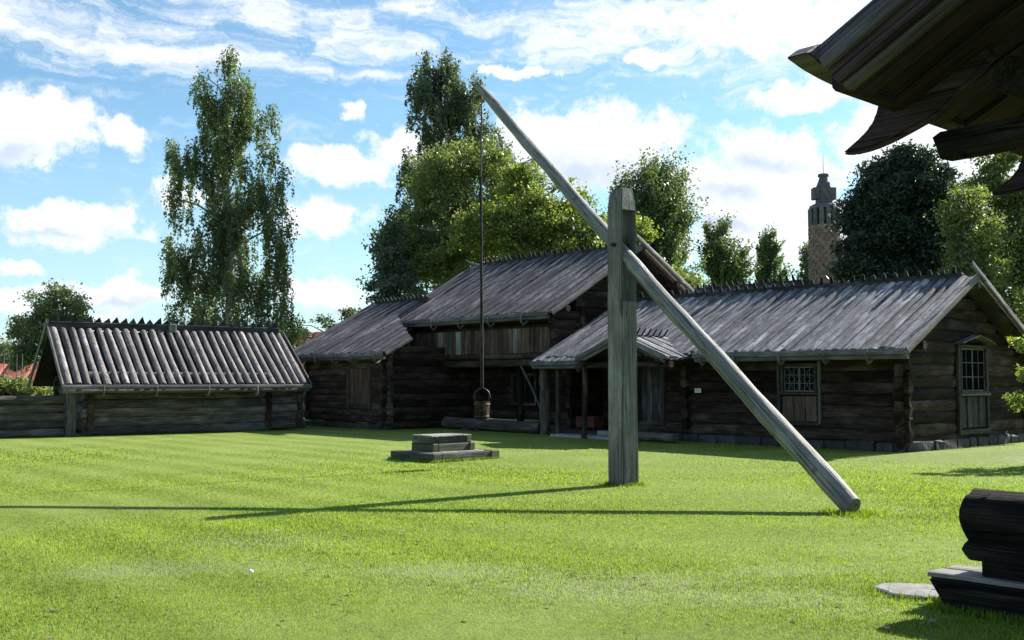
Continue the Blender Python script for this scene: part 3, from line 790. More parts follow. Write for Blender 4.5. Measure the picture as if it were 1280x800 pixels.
box('casing_board', A, -3.13, -3.06, -.16, -.08, .56, 2.05, M['frame'], .008)
box('casing_board', A, -3.1, -2.0, -.155, -.09, .52, .60, M['frame'], .008)
# gable window with hood
window(A, 'y', 3.3, .06, 1.33, 2.36, 1.45, 1, cas=2, nv=2, nh=3, bar=M['trim'])
for i in range(4):
    box('panel_board', A, .05, .10, 2.60 + i * .352, 2.60 + i * .352 + .345, .45, 1.2, M['frame'], .01, .002)
for yy in (2.52, 4.05): box('casing_board', A, .07, .15, yy - .05, yy + .06, .34, 2.45, M['frame'], .008)
box('casing_board', A, .07, .16, 2.48, 4.14, .30, .42, M['frame'], .008); box('window_sill', A, .07, .19, 2.5, 4.12, 1.22, 1.29, M['trim'], .008)
for yy in (2.98, 3.62): box('casing_board', A, .10, .125, yy - .03, yy + .03, .44, 1.2, M['frame'], .005)
hm = board_mesh(.98, .34, .03, M['trim'], 0, seed=4)
place('window_hood', hm, A, (.16, 2.38, 2.46), (.16, 3.3, 2.66), (0, 0, 1)); place('window_hood', hm, A, (.16, 4.22, 2.46), (.16, 3.3, 2.66), (0, 0, 1))
# door under the porch
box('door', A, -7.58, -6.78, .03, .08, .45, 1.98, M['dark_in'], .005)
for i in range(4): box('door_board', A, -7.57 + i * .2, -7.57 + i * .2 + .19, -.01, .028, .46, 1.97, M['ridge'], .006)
box('door_frame', A, -7.70, -7.59, -.14, .1, .38, 2.08, M['frame'], .01); box('door_frame', A, -6.76, -6.65, -.14, .1, .38, 2.08, M['frame'], .01)
box('door_frame', A, -7.58, -6.77, -.13, .1, 1.99, 2.10, M['frame'], .01); box('door_frame', A, -7.58, -6.77, -.13, .1, .37, .45, M['frame'], .01)
sg = box('plaque', A, -5.62, -5.42, -.155, -.135, 1.27, 1.38, M['sign'], .003)
for i in range(3): box('print_line', A, -5.60, -5.44, -.159, -.1555, 1.295 + i * .027, 1.305 + i * .027, M['ink'], 0)
# porch: posts, small gabled roof
PX0, PX1, PXM = -8.46, -5.37, -6.9; PZ, PR = 2.12, 2.70
def porch_slope(xe, xr, side, lo):
    n = 9 if side > 0 else 9
    y0, y1 = -1.6, .45
    bw = (y1 - y0) / n; L = math.hypot(xr - xe, PR - PZ); d = Vector(((xr - xe) / L, 0, (PR - PZ) / L)); up = Vector((-d.z * (1 if d.x > 0 else -1), 0, abs(d.x)))
    vs = [board_mesh(L + .04, bw * .98, .04, M['roof'], .035, seed=40 + k, jag=.02) for k in range(4)]
    for i in range(n):
        p = Vector((xe, y0 + (i + .5) * bw, PZ)) + up * (.015 * (i % 2))
        place('porch_roof_board', vs[i % 4], A, p, p + d, up)
    place('porch_roof_deck', box_mesh(0, L, -(y1 - y0) / 2, (y1 - y0) / 2, -.03, 0, M['ridge'], 0), A, Vector((xe, (y0 + y1) / 2, PZ)) - up * .02, Vector((xe, (y0 + y1) / 2, PZ)) - up * .02 + d, up)
porch_slope(PX0, PXM, -1, 0); porch_slope(PX1, PXM, 1, 0)
for (xe, s_) in ((PX0, -1), (PX1, 1)):
    L = math.hypot(xe - PXM, PR - PZ) + .08
    for (dz, mm, ww, yy) in ((.05, 'trim', .13, -1.67), (-.06, 'roof_old', .10, -1.63)):
        place('porch_barge_board', board_mesh(L, ww, .035, M[mm], 0, seed=8), A, (xe, yy, PZ + dz), (PXM, yy, PR + dz), (0, -1, 0))
for i in range(8):
    place('porch_ridge_peg', tube_mesh([(0, 0, 0), (.2, 0, 0), (.26, 0, 0)], [.04, .035, .018], 5, M['ridge'], .7, seed=i), A, (PXM, -1.45 + i * .23, PR + .07), (PXM + .12, -1.45 + i * .23, PR + .22))
box('porch_ridge_board', A, PXM - .06, PXM + .06, -1.6, .3, PR + .03, PR + .10, M['ridge'], .01)
for yy in (-1.45, ): place('porch_beam', log_mesh(3.1, .09, .09, M['wall'], seed=3), A, (PX0 + .05, yy, PZ - .12), (PX1 - .05, yy, PZ - .12))
for xx in (PX0 + .25, PX1 - .2): place('porch_beam', log_mesh(2.1, .09, .09, M['wall'], seed=13), A, (xx, -1.7, PZ - .06), (xx, .3, PZ - .06))
eave_line(A, -10.95, -8.7, -.98, 2.08, (-9.0,), M['trim'])
roof_slope(A, -10.95, -8.5, -1.0, ZE - .15, -.62, ZE + .03, .225, M['roof'], cup=.028, lift=.022, deck=False)
place('porch_post', box_mesh(0, 1.95, -.065, .065, -.06, .06, M['frame'], .01), A, (-10.05, -.75, .02), (-10.05, -.75, 2), (0, 1, 0))
place('porch_post', log_mesh(2.05, .12, .17, M['grey_log'], n=9, rings=9, wob=.02, seed=21, rough=.12), A, (-10.75, -.62, .0), (-10.75, -.62, 2.1), (0, 1, 0))
place('porch_post', log_mesh(1.95, .08, .08, M['wall'], n=9, rings=6, seed=23), A, (-8.35, -1.45, .02), (-8.35, -1.45, 2), (0, 1, 0))
box('porch_step', A, -9.9, -6.9, -1.25, -.72, -.02, .08, M['slab'], .02, .008)
box('porch_step', A, -8.6, -6.6, -.70, -.25, -.02, .20, M['step'], .02, .006)
place('sill_beam', log_mesh(1.5, .11, .12, M['wall_brown'], seed=31), A, (-7.1, -.98, .12), (-5.6, -.98, .12))
box('porch_floor', A, -10.3, -8.45, -.5, 1.35, -.02, .16, M['frame'], .01)
rb = thing('red_chest', 'dull red wooden box standing in the dark porch of the long log house', 'box', F(9.25, -.30, .16), FR)
for (a, b2, c_, d_) in ((-.36, .36, -.2, -.17), (-.36, .36, .17, .2), (-.36, -.33, -.168, .168), (.33, .36, -.168, .168)):
    for z in (.10, .255): box('side_board', rb, a, b2, c_, d_, z, z + .15, M['red'], .006)
box('bottom_board', rb, -.33, .33, -.168, .168, .1, .12, M['red'], .004)
for q in ((-.3, -.14), (.3, -.14), (-.3, .14), (.3, .14)): box('leg', rb, q[0] - .03, q[0] + .03, q[1] - .03, q[1] + .03, 0, .1, M['ridge'], .004)

# ------------------------------------------------------------------ two-storey loft house (middle)
B = thing('loft_log_house', 'two-storey log loft house with overhanging plank gallery in the middle', 'log house', F(11.1, 0), FR)
ze, zr, yr = 3.58, 5.86, 3.55; sl = (zr - ze) / (yr + .5)
def gabB(z):
    zz = z + .12
    if zz < ze + .2: return None
    return (-.5 + (zz - ze) / sl + .05, 7.6 - (zz - ze) / sl - .05)
wall(B, 'y', 1.2, 6.9, 0, .2, 5.8, M['wall'], gable=gabB, ext=(.22, .2), sp=.28)
wall(B, 'y', 0.0, 1.3, .03, 2.2, 3.6, M['wall'], ext=(.02, 0), sp=.28, zoff=.1)
wall(B, 'y', 1.2, 6.9, -7.3, .2, 5.8, M['wall'], gable=gabB, ext=(0, .2), sp=.28)
wall(B, 'x', -7.3, 0, 1.2, .2, 3.9, M['wall'], openings=[(-3.0, -1.75, .75, 1.85), (-7.2, -6.1, .3, 2.0)], ext=(.2, .22), zoff=.13)
wall(B, 'x', -7.3, 0, 6.9, .2, 3.8, M['wall'], sp=.3)
place('wall_log', log_mesh(2.15, .12, .13, M['wall'], seed=7), B, (-2.5, 1.0, .2), (-2.5, 1.0, 2.1), (0, 1, 0))
window(B, 'x', -2.37, 1.14, .85, 1.75, 1.15, -1, cas=2, nv=2, nh=3)
for i in range(5): box('door_board', B, -7.12 + i * .2, -7.12 + i * .2 + .19, 1.14, 1.18, .3, 2.0, M['ridge'], .006)
for xx in (-7.25, -6.1): box('door_frame', B, xx, xx + .12, 1.0, 1.25, .2, 2.1, M['frame'], .01)
box('door_frame', B, -7.12, -6.11, 1.02, 1.25, 2.0, 2.12, M['frame'], .01)
# gallery
box('gallery_floor', B, -7.2, -.02, .12, 1.08, 2.12, 2.2, M['wall'], .01)
place('gallery_beam', log_mesh(7.45, .13, .12, M['wall'], n=10, rings=10, seed=61), B, (-7.35, .02, 2.13), (.1, .02, 2.13))
place('gallery_beam', log_mesh(7.4, .12, .11, M['wall_brown'], n=10, rings=10, seed=62), B, (-7.3, .02, 2.36), (.1, .02, 2.36))
place('gallery_beam', log_mesh(7.4, .10, .09, M['wall'], n=10, rings=10, seed=63), B, (-7.3, .02, 3.24), (.1, .02, 3.24))
place('gallery_beam', log_mesh(7.4, .10, .10, M['wall'], n=10, rings=10, seed=64), B, (-7.3, .02, 3.44), (.1, .02, 3.44))
x = -7.2; k = 0; pal = [1, 0, 2, 0, 0, 0, 0, 0, 1, 0, 2, 0, 1, 0, 0, 0, 0, 0, 0, 0, 0, 0, 0, 0, 0, 0, 1, 0, 0, 0, 0, 0, 0, 0, 0, 0, 0, 0]
while x < -.06:
    wd = random.uniform(.16, .24) * (1.25 if pal[k % 38] else 1); x1 = min(x + wd, -.03)
    mm = M[('plank_brown', 'plank_pale', 'trim')[pal[k % 38]]]
    me = board_mesh(.76, x1 - x - .012, .03, mm, 0, seed=k, segs=2, jag=.01)
    place('gallery_plank', me, B, ((x + x1) / 2, -.06 + random.uniform(-.008, .008), 2.44), ((x + x1) / 2, -.06, 3.2), (0, -1, 0))
    x = x1; k += 1
for xx in (-7.2, -3.4, -.1): place('gallery_post', box_mesh(0, 1.35, -.07, .07, -.06, .06, M['wall'], .01), B, (xx, .04, 2.25), (xx, .04, 3.6), (0, 1, 0))
roof_slope(B, -7.75, .6, -.5, ze, yr, zr, .215, M['roof_old'], cup=.02, lift=.03)
roof_slope(B, -7.75, .6, 7.6, ze, yr, zr - .01, .45, M['roof_old'], cup=.02)
ridge_comb(B, -7.4, .3, yr, zr + .02, sp=.27, hgt=.27, lean=.35)
eave_line(B, -7.85, .45, -.55, ze - .02, (-7.7, -6.4, -5.0, -3.6, -2.1, -.6), M['trim'], hook=.3)
verge(B, .62, -.6, ze - .06, yr, zr + .02, M['trim'], .17)
verge(B, .66, 7.75, ze - .08, yr, zr + .02, M['trim'], .18, ext=.5)
verge(B, .55, 7.6, ze - .17, yr + .1, zr - .12, M['plank_brown'], .22, .05)
verge(B, -7.78, -.6, ze - .06, yr, zr + .02, M['trim'], .15)
place('ridge_horn', tube_mesh([(-7.3, yr, zr + .05), (-7.75, yr - .1, zr + .12), (-8.1, yr - .22, zr + .33)], [.06, .05, .015], 6, M['trim']), B, (0, 0, 0), (1, 0, 0))
for yy in (.0, 1.9, 5.2): place('purlin', log_mesh(.8, .10, .10, M['wall'], seed=int(yy * 10)), B, (-.1, yy, min(ze + (yy + .5) * sl, ze + (7.6 - yy) * sl) - .14), (.7, yy, 1e9) if False else (.7, yy, min(ze + (yy + .5) * sl, ze + (7.6 - yy) * sl) - .14))
place('porch_brace', tube_mesh([(0, 0, 0), (.9, .02, .01), (1.75, 0, 0)], [.03, .035, .03], 6, M['trim']), B, (-1.35, -.05, 2.1), (-.25, -.1, .55))
stones(B, 'x', -7.3, 0, 1.2, .2)
sl_ = place('fallen_log', log_mesh(4.6, .19, .19, M['grey_log'], n=14, rings=10, wob=.02, seed=77, rough=.02, taper=.1), None, F(15.6, -.45, .2), F(11.0, -.55, .18))
tag(sl_, 'thick barkless grey log lying on the grass before the loft house', 'log')
for k, (s__, w__, r__) in enumerate(((14.0, -1.0, .12), (13.4, -1.05, .09))):
    o = link('field_stone', box_mesh(-r__, r__, -r__ * .7, r__ * .7, -.03, r__ * .7, M['stone'], .04, .012, k), None); o.location = F(s__, w__, 0)
    tag(o, ('larger rounded stone in the grass in front of the long grey log', 'smaller rounded stone in the grass in front of the long grey log')[k], 'stone')

# ------------------------------------------------------------------ left wing
C = thing('shuttered_log_house', 'single-storey log house with brown closed shutter, left of the loft house', 'log house', F(16.2, -2.4), FR)
wall(C, 'x', -4.7, 0, 0, .2, 2.75, M['wall_brown'], openings=[(-2.1, -.77, .7, 2.02)], ext=(.2, .24), sp=.22, rr=.10)
def gabC(z):
    zz = z + .1
    if zz < 2.5: return None
    return (-.6 + (zz - 2.42) / .526 + .05, 7.0 - (zz - 2.42) / .526)
wall(C, 'y', 0, 5.8, -4.7, .2, 4.3, M['wall_brown'], gable=gabC, ext=(.2, .2), zoff=.1)
wall(C, 'y', 0, 3.5, 0, .1, 2.62, M['wall'], ext=(.24, 0), zoff=-.04, sp=.22)
wall(C, 'x', -4.7, 0, 5.8, .2, 2.6, M['wall'], sp=.3)
stones(C, 'x', -4.8, .1, 0, .2)
for i in range(5): box('shutter_board', C, -2.02 + i * .236, -2.02 + i * .236 + .228, -.09, -.05, .74, 1.98, M['shutter'], .008, .002)
for xx in (-2.12, -.84): box('casing_board', C, xx, xx + .08, -.15, -.02, .66, 2.06, M['shutter'], .008)
box('casing_board', C, -2.03, -.85, -.14, -.02, 1.99, 2.07, M['frame'], .008); box('casing_board', C, -2.03, -.85, -.14, -.02, .66, .735, M['frame'], .008)
zC, yC = 4.42, 3.2
roof_slope(C, -5.4, .8, -.6, 2.42, yC, zC, .235, M['roof_old'], cup=.02, lift=.03, deck=False,
           frac=lambda x: 1.0 if x < -2.2 else (.24 + .44 * (.8 - x) / 3.0))
place('roof_deck', box_mesh(0, 4.1, -1.55, 1.55, -.03, 0, M['ridge'], 0), C, (-3.8, -.55, 2.37), (-3.8, yC, zC - .05))
roof_slope(C, -5.4, -2.0, 7.0, 2.42, yC, zC - .01, .45, M['roof_old'], cup=.02)
ridge_comb(C, -5.2, -1.9, yC, zC + .02, sp=.24, hgt=.22)
eave_line(C, -5.5, .75, -.65, 2.40, (-5.3, -4.2, -3.1, -2.0, -.9, .4), M['trim'], hook=.28)
verge(C, .82, -.65, 2.36, .35, 2.87, M['trim'], .13)
verge(C, -5.43, -.65, 2.36, yC, zC, M['trim'], .13)
place('ridge_horn', tube_mesh([(-5.0, yC, zC + .02), (-5.4, yC - .08, zC + .12), (-5.75, yC - .15, zC + .38)], [.05, .04, .012], 6, M['trim']), C, (0, 0, 0), (1, 0, 0))

# rear house whose ridge shows over the long house
D = thing('rear_log_house', 'far log house of which only the toothed ridge shows over the long roof', 'log house', F(11.6, 14.0), FR)
wall(D, 'x', -8, 0, -2.9, 0, 3.9, M['wall'], sp=.3); wall(D, 'x', -8, 0, 2.9, 0, 3.9, M['wall'], sp=.3)
def gabD(z):
    if z < 3.9: return None
    return (-3.4 + (z - 3.7) / .5, 3.4 - (z - 3.7) / .5)
for xx in (0, -8): wall(D, 'y', -2.9, 2.9, xx, 0, 5.2, M['wall'], sp=.3, gable=gabD, zoff=.1)
roof_slope(D, -8.5, .5, -3.6, 3.65, 0, 5.42, .23, M['roof_old']); roof_slope(D, -8.5, .5, 3.6, 3.65, 0, 5.41, .45, M['roof_old'])
ridge_comb(D, -8.3, .2, 0, 5.42, sp=.30, hgt=.30)
verge(D, .55, 3.7, 3.6, 0, 5.45, M['ridge'], .18, ext=.55); verge(D, .52, -3.7, 3.6, 0, 5.45, M['ridge'], .18)

# ------------------------------------------------------------------ low barn (left)
BR = math.atan2(.573, .82); BL = Vector((-12.56, 29.7, 0))
E = thing('low_log_barn', 'low log barn with half-log roof and toothed ridge at left', 'barn', BL, BR)
ze, zr, yr = 1.42, 3.12, 1.9; sl = (zr - ze) / (yr + .45)
def gabE(z):
    zz = z + .1
    if zz < 1.6: return None
    return (-.45 + (zz - ze) / sl + .05, 4.25 - (zz - ze) / sl - .05)
wall(E, 'x', .5, 5.85, 0, .0, 1.75, M['grey_log'], ext=(.2, .05), sp=.26, rr=.12)
wall(E, 'x', 5.85, 6.9, .02, .0, 1.75, M['grey_log'], ext=(.0, .2), sp=.26, rr=.12, zoff=.06)
wall(E, 'y', 0, 3.8, .5, .0, 3.2, M['wall_brown'], ext=(.2, .2), zoff=.13, gable=gabE, sp=.26)
wall(E, 'y', 0, 3.8, 5.85, .0, 1.7, M['wall'], ext=(.24, 0), zoff=.13, sp=.26)
wall(E, 'y', 0, 3.8, 6.9, .0, 3.2, M['wall_brown'], ext=(.2, .2), zoff=.13, gable=gabE, sp=.26)
wall(E, 'x', .5, 6.9, 3.8, .0, 1.75, M['wall_brown'], ext=(.2, .2), sp=.26)
roof_slope(E, -.30, 7.08, -.45, ze, yr, zr, .268, M['roof_log'], half=True, lift=.0)
roof_slope(E, -.30, 7.08, 4.25, ze, yr, zr - .01, .268, M['roof_log'], half=True, lift=.0)
ridge_comb(E, -.25, 6.98, yr, zr + .04, sp=.26, hgt=.22, tooth=True, lean=.1, bh=.20)
eave_line(E, -.35, 7.13, -.50, ze - .03, (.75, 2.25, 3.75, 5.3, 6.9), M['trim'], hook=.26)
verge(E, -.34, -.5, ze - .05, yr, zr + .02, M['trim'], .15)
verge(E, -.38, 4.35, ze - .08, yr, zr + .02, M['trim'], .15, ext=.28)
verge(E, 7.12, -.5, ze - .05, yr, zr + .02, M['trim'], .15)
box('ridge_vent', E, 3.25, 3.47, yr - .22, yr + .1, zr - .02, zr + .26, M['slab'], .02)
place('corner_post', box_mesh(0, 1.55, -.13, .13, -.13, .13, M['grey_log'], .03, .012, 4), E, (-.02, -.12, -.02), (-.02, -.12, 1.5), (0, 1, 0))

fe = thing('log_fence', 'low fence of stacked grey logs left of the barn', 'fence', BL, BR)
for i in range(5):
    place('fence_log', log_mesh(6.0, .12, .125, M['grey_log'], n=10, rings=9, wob=.02, seed=90 + i, taper=random.uniform(-.05, .1)), fe, (-.18, .02 + random.uniform(-.02, .02), .10 + i * .232), (-6.2, .02, .10 + i * .232))
box('fence_post', fe, -6.3, -6.15, -.1, .15, -.1, 1.4, M['grey_log'], .02)

# ------------------------------------------------------------------ near storehouse corner (right)
E0 = Vector((1.87, 6.0, 0))
G = thing('near_storehouse', 'dark storehouse roof corner and log sill jutting in from the right edge', 'storehouse', E0, FR)
gz, gs = 3.27, .53
def top_board(x0, x1, yy): pass
# roof boards run up from the eave (local +x)
Lr = 5.2
dl = Vector((1, 0, gs)).normalized(); upl = Vector((-dl.z, 0, dl.x))
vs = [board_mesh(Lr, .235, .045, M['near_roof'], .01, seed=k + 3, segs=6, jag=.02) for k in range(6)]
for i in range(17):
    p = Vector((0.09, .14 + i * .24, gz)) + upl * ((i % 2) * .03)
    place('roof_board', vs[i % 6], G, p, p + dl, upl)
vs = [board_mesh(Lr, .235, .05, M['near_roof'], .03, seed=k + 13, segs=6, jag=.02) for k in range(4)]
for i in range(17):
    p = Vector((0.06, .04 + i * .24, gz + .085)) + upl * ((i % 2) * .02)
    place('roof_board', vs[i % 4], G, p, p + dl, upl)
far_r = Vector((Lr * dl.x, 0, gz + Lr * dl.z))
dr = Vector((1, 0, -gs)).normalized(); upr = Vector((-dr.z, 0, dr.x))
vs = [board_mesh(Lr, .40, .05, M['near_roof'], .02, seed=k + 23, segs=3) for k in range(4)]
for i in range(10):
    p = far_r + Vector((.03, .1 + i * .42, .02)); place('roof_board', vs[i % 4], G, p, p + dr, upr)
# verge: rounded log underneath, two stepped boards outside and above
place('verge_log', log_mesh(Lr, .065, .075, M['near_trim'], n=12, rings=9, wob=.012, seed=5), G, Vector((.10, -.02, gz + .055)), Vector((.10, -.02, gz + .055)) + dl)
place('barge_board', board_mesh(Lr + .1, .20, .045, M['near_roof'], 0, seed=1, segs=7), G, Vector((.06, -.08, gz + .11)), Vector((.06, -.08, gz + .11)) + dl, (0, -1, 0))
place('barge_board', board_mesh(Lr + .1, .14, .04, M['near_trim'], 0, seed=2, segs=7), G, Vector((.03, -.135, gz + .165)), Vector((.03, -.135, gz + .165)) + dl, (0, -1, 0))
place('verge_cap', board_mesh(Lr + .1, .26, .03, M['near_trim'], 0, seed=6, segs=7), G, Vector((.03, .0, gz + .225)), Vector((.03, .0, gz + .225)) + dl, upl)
# eave beam with its upswept end, and the crooks that carry it
place('eave_beam', box_mesh(0, 4.25, -.06, .06, -.05, .13, M['near_roof'], .02, .006, 4), G, Vector((.07, -.04, gz + .06)), Vector((.07, 4.2, gz + .06)))
def plate(outline, th, mat, bev=.012, jit=.0, plane='xz'):
    """thick carved piece cut to an outline, th thick"""
    bm = bmesh.new(); n_ = len(outline)
    mk = (lambda a, b2, t_: (a, t_, b2)) if plane == 'xz' else (lambda a, b2, t_: (t_, a, b2))
    f0 = [bm.verts.new(mk(a, b2, -th / 2)) for a, b2 in outline]; f1 = [bm.verts.new(mk(a, b2, th / 2)) for a, b2 in outline]
    bm.faces.new(f0); bm.faces.new(f1[::-1])
    for j in range(n_): bm.faces.new((f0[j], f1[j], f1[(j + 1) % n_], f0[(j + 1) % n_]))
    bmesh.ops.recalc_face_normals(bm, faces=bm.faces)
    bmesh.ops.bevel(bm, geom=list(bm.edges), offset=bev, segments=2, affect='EDGES')
    me = bpy.data.meshes.new('plate'); bm.to_mesh(me); bm.free(); me.materials.append(mat); return me
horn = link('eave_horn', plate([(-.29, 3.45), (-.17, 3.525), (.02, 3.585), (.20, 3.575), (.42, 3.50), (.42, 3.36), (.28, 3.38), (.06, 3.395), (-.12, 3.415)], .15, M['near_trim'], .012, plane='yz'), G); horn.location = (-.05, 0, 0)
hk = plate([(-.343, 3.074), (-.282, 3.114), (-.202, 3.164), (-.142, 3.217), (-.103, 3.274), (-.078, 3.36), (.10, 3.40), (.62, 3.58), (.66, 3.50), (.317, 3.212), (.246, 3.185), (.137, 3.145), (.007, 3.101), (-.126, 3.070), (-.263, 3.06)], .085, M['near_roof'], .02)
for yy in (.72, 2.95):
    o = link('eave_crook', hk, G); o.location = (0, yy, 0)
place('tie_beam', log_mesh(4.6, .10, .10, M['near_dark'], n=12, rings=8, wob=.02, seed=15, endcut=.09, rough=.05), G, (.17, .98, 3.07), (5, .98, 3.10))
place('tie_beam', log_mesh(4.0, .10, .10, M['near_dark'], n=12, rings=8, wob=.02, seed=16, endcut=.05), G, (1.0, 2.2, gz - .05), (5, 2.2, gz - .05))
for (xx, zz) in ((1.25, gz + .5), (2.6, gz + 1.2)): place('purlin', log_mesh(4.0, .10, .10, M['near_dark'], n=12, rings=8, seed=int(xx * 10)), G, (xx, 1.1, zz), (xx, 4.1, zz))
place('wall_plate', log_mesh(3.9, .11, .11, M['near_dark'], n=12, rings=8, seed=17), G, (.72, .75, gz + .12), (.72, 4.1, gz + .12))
def gabG(z):
    zz = z + .15
    if zz < 3.6: return None
    return ((zz - gz) / gs + .05, 2 * far_r.x - (zz - gz) / gs - .05)
wall(G, 'x', 1.75, 7.4, 2.2, .35, 5.6, M['near_dark'], sp=.3, rr=.13, ext=(.22, .22), gable=gabG, name='wall_log')
wall(G, 'x', 1.75, 7.4, 3.9, .35, 5.6, M['near_dark'], sp=.3, rr=.13, ext=(.22, .22), gable=gabG)
wall(G, 'y', 2.2, 3.9, 1.75, .2, 4.0, M['near_dark'], sp=.3, rr=.13, ext=(.22, .22)); wall(G, 'y', 2.2, 3.9, 7.4, .2, 4.0, M['near_dark'], sp=.3, rr=.13)
# sill stack seen at the right edge
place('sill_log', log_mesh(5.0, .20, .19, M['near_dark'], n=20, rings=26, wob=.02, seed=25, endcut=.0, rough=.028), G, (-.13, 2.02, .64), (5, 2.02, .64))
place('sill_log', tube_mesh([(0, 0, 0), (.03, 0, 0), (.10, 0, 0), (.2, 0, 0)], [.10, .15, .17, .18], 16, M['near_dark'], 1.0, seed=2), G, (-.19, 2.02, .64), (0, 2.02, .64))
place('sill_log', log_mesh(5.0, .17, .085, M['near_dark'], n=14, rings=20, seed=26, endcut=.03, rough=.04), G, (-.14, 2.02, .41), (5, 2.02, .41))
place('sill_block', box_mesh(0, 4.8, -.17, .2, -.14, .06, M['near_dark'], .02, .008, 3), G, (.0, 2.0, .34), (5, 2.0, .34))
bm = bmesh.new(); bmbox(bm, 0, 5.2, -.25, .25, 0, .215)
for vv in bm.verts:
    if vv.co.x < .1 and vv.co.z < .1: vv.co.x += .14
bmesh.ops.bevel(bm, geom=list(bm.edges), offset=.025, segments=2, affect='EDGES')
me = bpy.data.meshes.new('step'); bm.to_mesh(me); bm.free(); me.materials.append(M['near_dark'])
place('ground_beam', me, G, (-.36, 2.0, .0), (5, 2.0, .0))
place('step_plank', board_mesh(1.3, .235, .03, M['step'], 0, seed=3, segs=5, jag=.01), G, (-.35, 1.88, .217), (5, 1.88, .217))
place('step_plank', board_mesh(1.3, .235, .03, M['step'], 0, seed=4, segs=5, jag=.01), G, (-.36, 2.12, .217), (5, 2.12, .217))
bm = bmesh.new(); vsl = []
for j in range(18):
    a = 2 * math.pi * j / 18; r = 1 + .10 * math.sin(3 * a + 1) + .06 * math.sin(7 * a)
    vsl.append((.30 * r * math.cos(a), .25 * r * math.sin(a)))
b0 = [bm.verts.new((x, y, -.03)) for x, y in vsl]; b1 = [bm.verts.new((x, y, .03)) for x, y in vsl]; b2_ = [bm.verts.new((x * .94, y * .94, .04)) for x, y in vsl]
for j in range(18):
    k = (j + 1) % 18; bm.faces.new((b0[j], b0[k], b1[k], b1[j])); bm.faces.new((b1[j], b1[k], b2_[k], b2_[j]))
bm.faces.new(b2_); me = bpy.data.meshes.new('slab'); bm.to_mesh(me); bm.free(); me.materials.append(M['slab'])
o = link('flagstone', me); o.location = (3.04, 7.94, -.010); tag(o, 'flat pale flagstone in the grass beside the storehouse step', 'flagstone')

o = link('litter', pymesh('litter', [(-.03, -.02, .02), (.035, -.015, .024), (.03, .02, .03), (-.02, .025, .022), (0, 0, .045)], [(0, 1, 4), (1, 2, 4), (2, 3, 4), (3, 0, 4)], M['paper']))
o.location = (-2.15, 8.62, .01); tag(o, 'tiny white scrap of litter lying on the open lawn', 'litter')
# stones on the small bank
bank = [(11.6, 20.5, .16), (12.2, 20.9, .12), (12.9, 20.7, .14), (11.0, 20.2, .09), (11.9, 20.0, .10)]
for k, (x, y, r_) in enumerate(bank):
    o = link('bank_stone', box_mesh(-r_, r_, -r_ * .7, r_ * .7, -.04, r_ * .55, M['stone'], r_ * .3, .02, k + 40)); o.location = (x, y, gh(x, y)); o.rotation_euler = (0, 0, k)
    tag(o, ('largest rough grey stone half sunk in the grassy bank', 'grey stone at the back middle of the grassy bank', 'grey stone at the right end of the grassy bank', 'smallest grey stone at the left end of the grassy bank', 'small grey stone at the front of the grassy bank')[k], 'stone', 'stones on the grassy bank')

# ------------------------------------------------------------------ stone tower
TX, TY = 27.2, 90.0
T = thing('stone_tower', 'round stone tower with cross-shaped top and rod behind the long house', 'tower', (TX, TY, 0))
link('core', tube_mesh([(0, 0, -.2), (0, 0, 15.0)], [1.36, 1.24], 28, M['mortar']), T)
rows = 17; z = 8.9; rh = 6.0 / rows; cnt = 15
vsb = []
for k in range(5):
    rs = random.Random(k); a = math.pi / cnt * .915
    v = []
    for (rr, zz) in ((1.35, .02), (1.35, rh - .03)):
        for (r2, aa) in ((rr + rs.uniform(.02, .07), -a), (rr + rs.uniform(.03, .09), 0), (rr + rs.uniform(.02, .07), a), (rr - .15, a), (rr - .15, -a)):
            v.append((r2 * math.sin(aa), -r2 * math.cos(aa), zz))
    vsb.append(pymesh('stone', v, [(0, 1, 6, 5), (1, 2, 7, 6), (2, 3, 8, 7), (3, 4, 9, 8), (4, 0, 5, 9), (5, 6, 7, 8, 9), (4, 3, 2, 1, 0)], M['tower_stone']))
for i in range(rows):
    for j in range(cnt):
        o = link('stone', vsb[(i * 7 + j * 3) % 5], T); o.location = (0, 0, z + i * rh); o.rotation_euler = (0, 0, 2 * math.pi * (j + (i % 2) * .5) / cnt + random.uniform(-.03, .03))
        o.scale = (1 - .003 * i + random.uniform(-.012, .012),) * 2 + (random.uniform(.88, 1.06),)
for j in range(14):
    a = 2 * math.pi * j / 14
    me = box_mesh(-.17, .17, -.18, .18, 0, 1.55, M['tower_cap'], .03, .02, j)
    o = link('pier', me, T); o.location = (1.16 * math.sin(a), -1.16 * math.cos(a), 14.92); o.rotation_euler = (0, 0, a)
link('inner_drum', tube_mesh([(0, 0, 14.9), (0, 0, 16.6)], [.9, .85], 18, M['tower_cap']), T)
link('cap_ring', tube_mesh([(0, 0, 16.47), (0, 0, 16.75), (0, 0, 16.9)], [1.3, 1.2, .9], 20, M['tower_cap']), T)
box('cross_shaft', T, -.62, .62, -.5, .5, 16.9, 17.3, M['tower_cap'], .06, .03)
box('cross_face', T, -.42, .42, -.60, -.2, 16.95, 18.75, M['tower_cap'], .06, .03); box('cross_arms', T, -1.02, 1.02, -.45, .45, 17.3, 18.35, M['tower_cap'], .08, .03)
link('spire', tube_mesh([(0, 0, 18.36), (0, 0, 19.0), (0, 0, 19.3), (0, 0, 19.34), (0, 0, 19.55)], [.68, .42, .36, .5, .45], 8, M['tower_cap']), T)
link('lightning_rod', tube_mesh([(0, 0, 19.5), (0, 0, 21.2)], [.035, .02], 6, M['wire']), T)

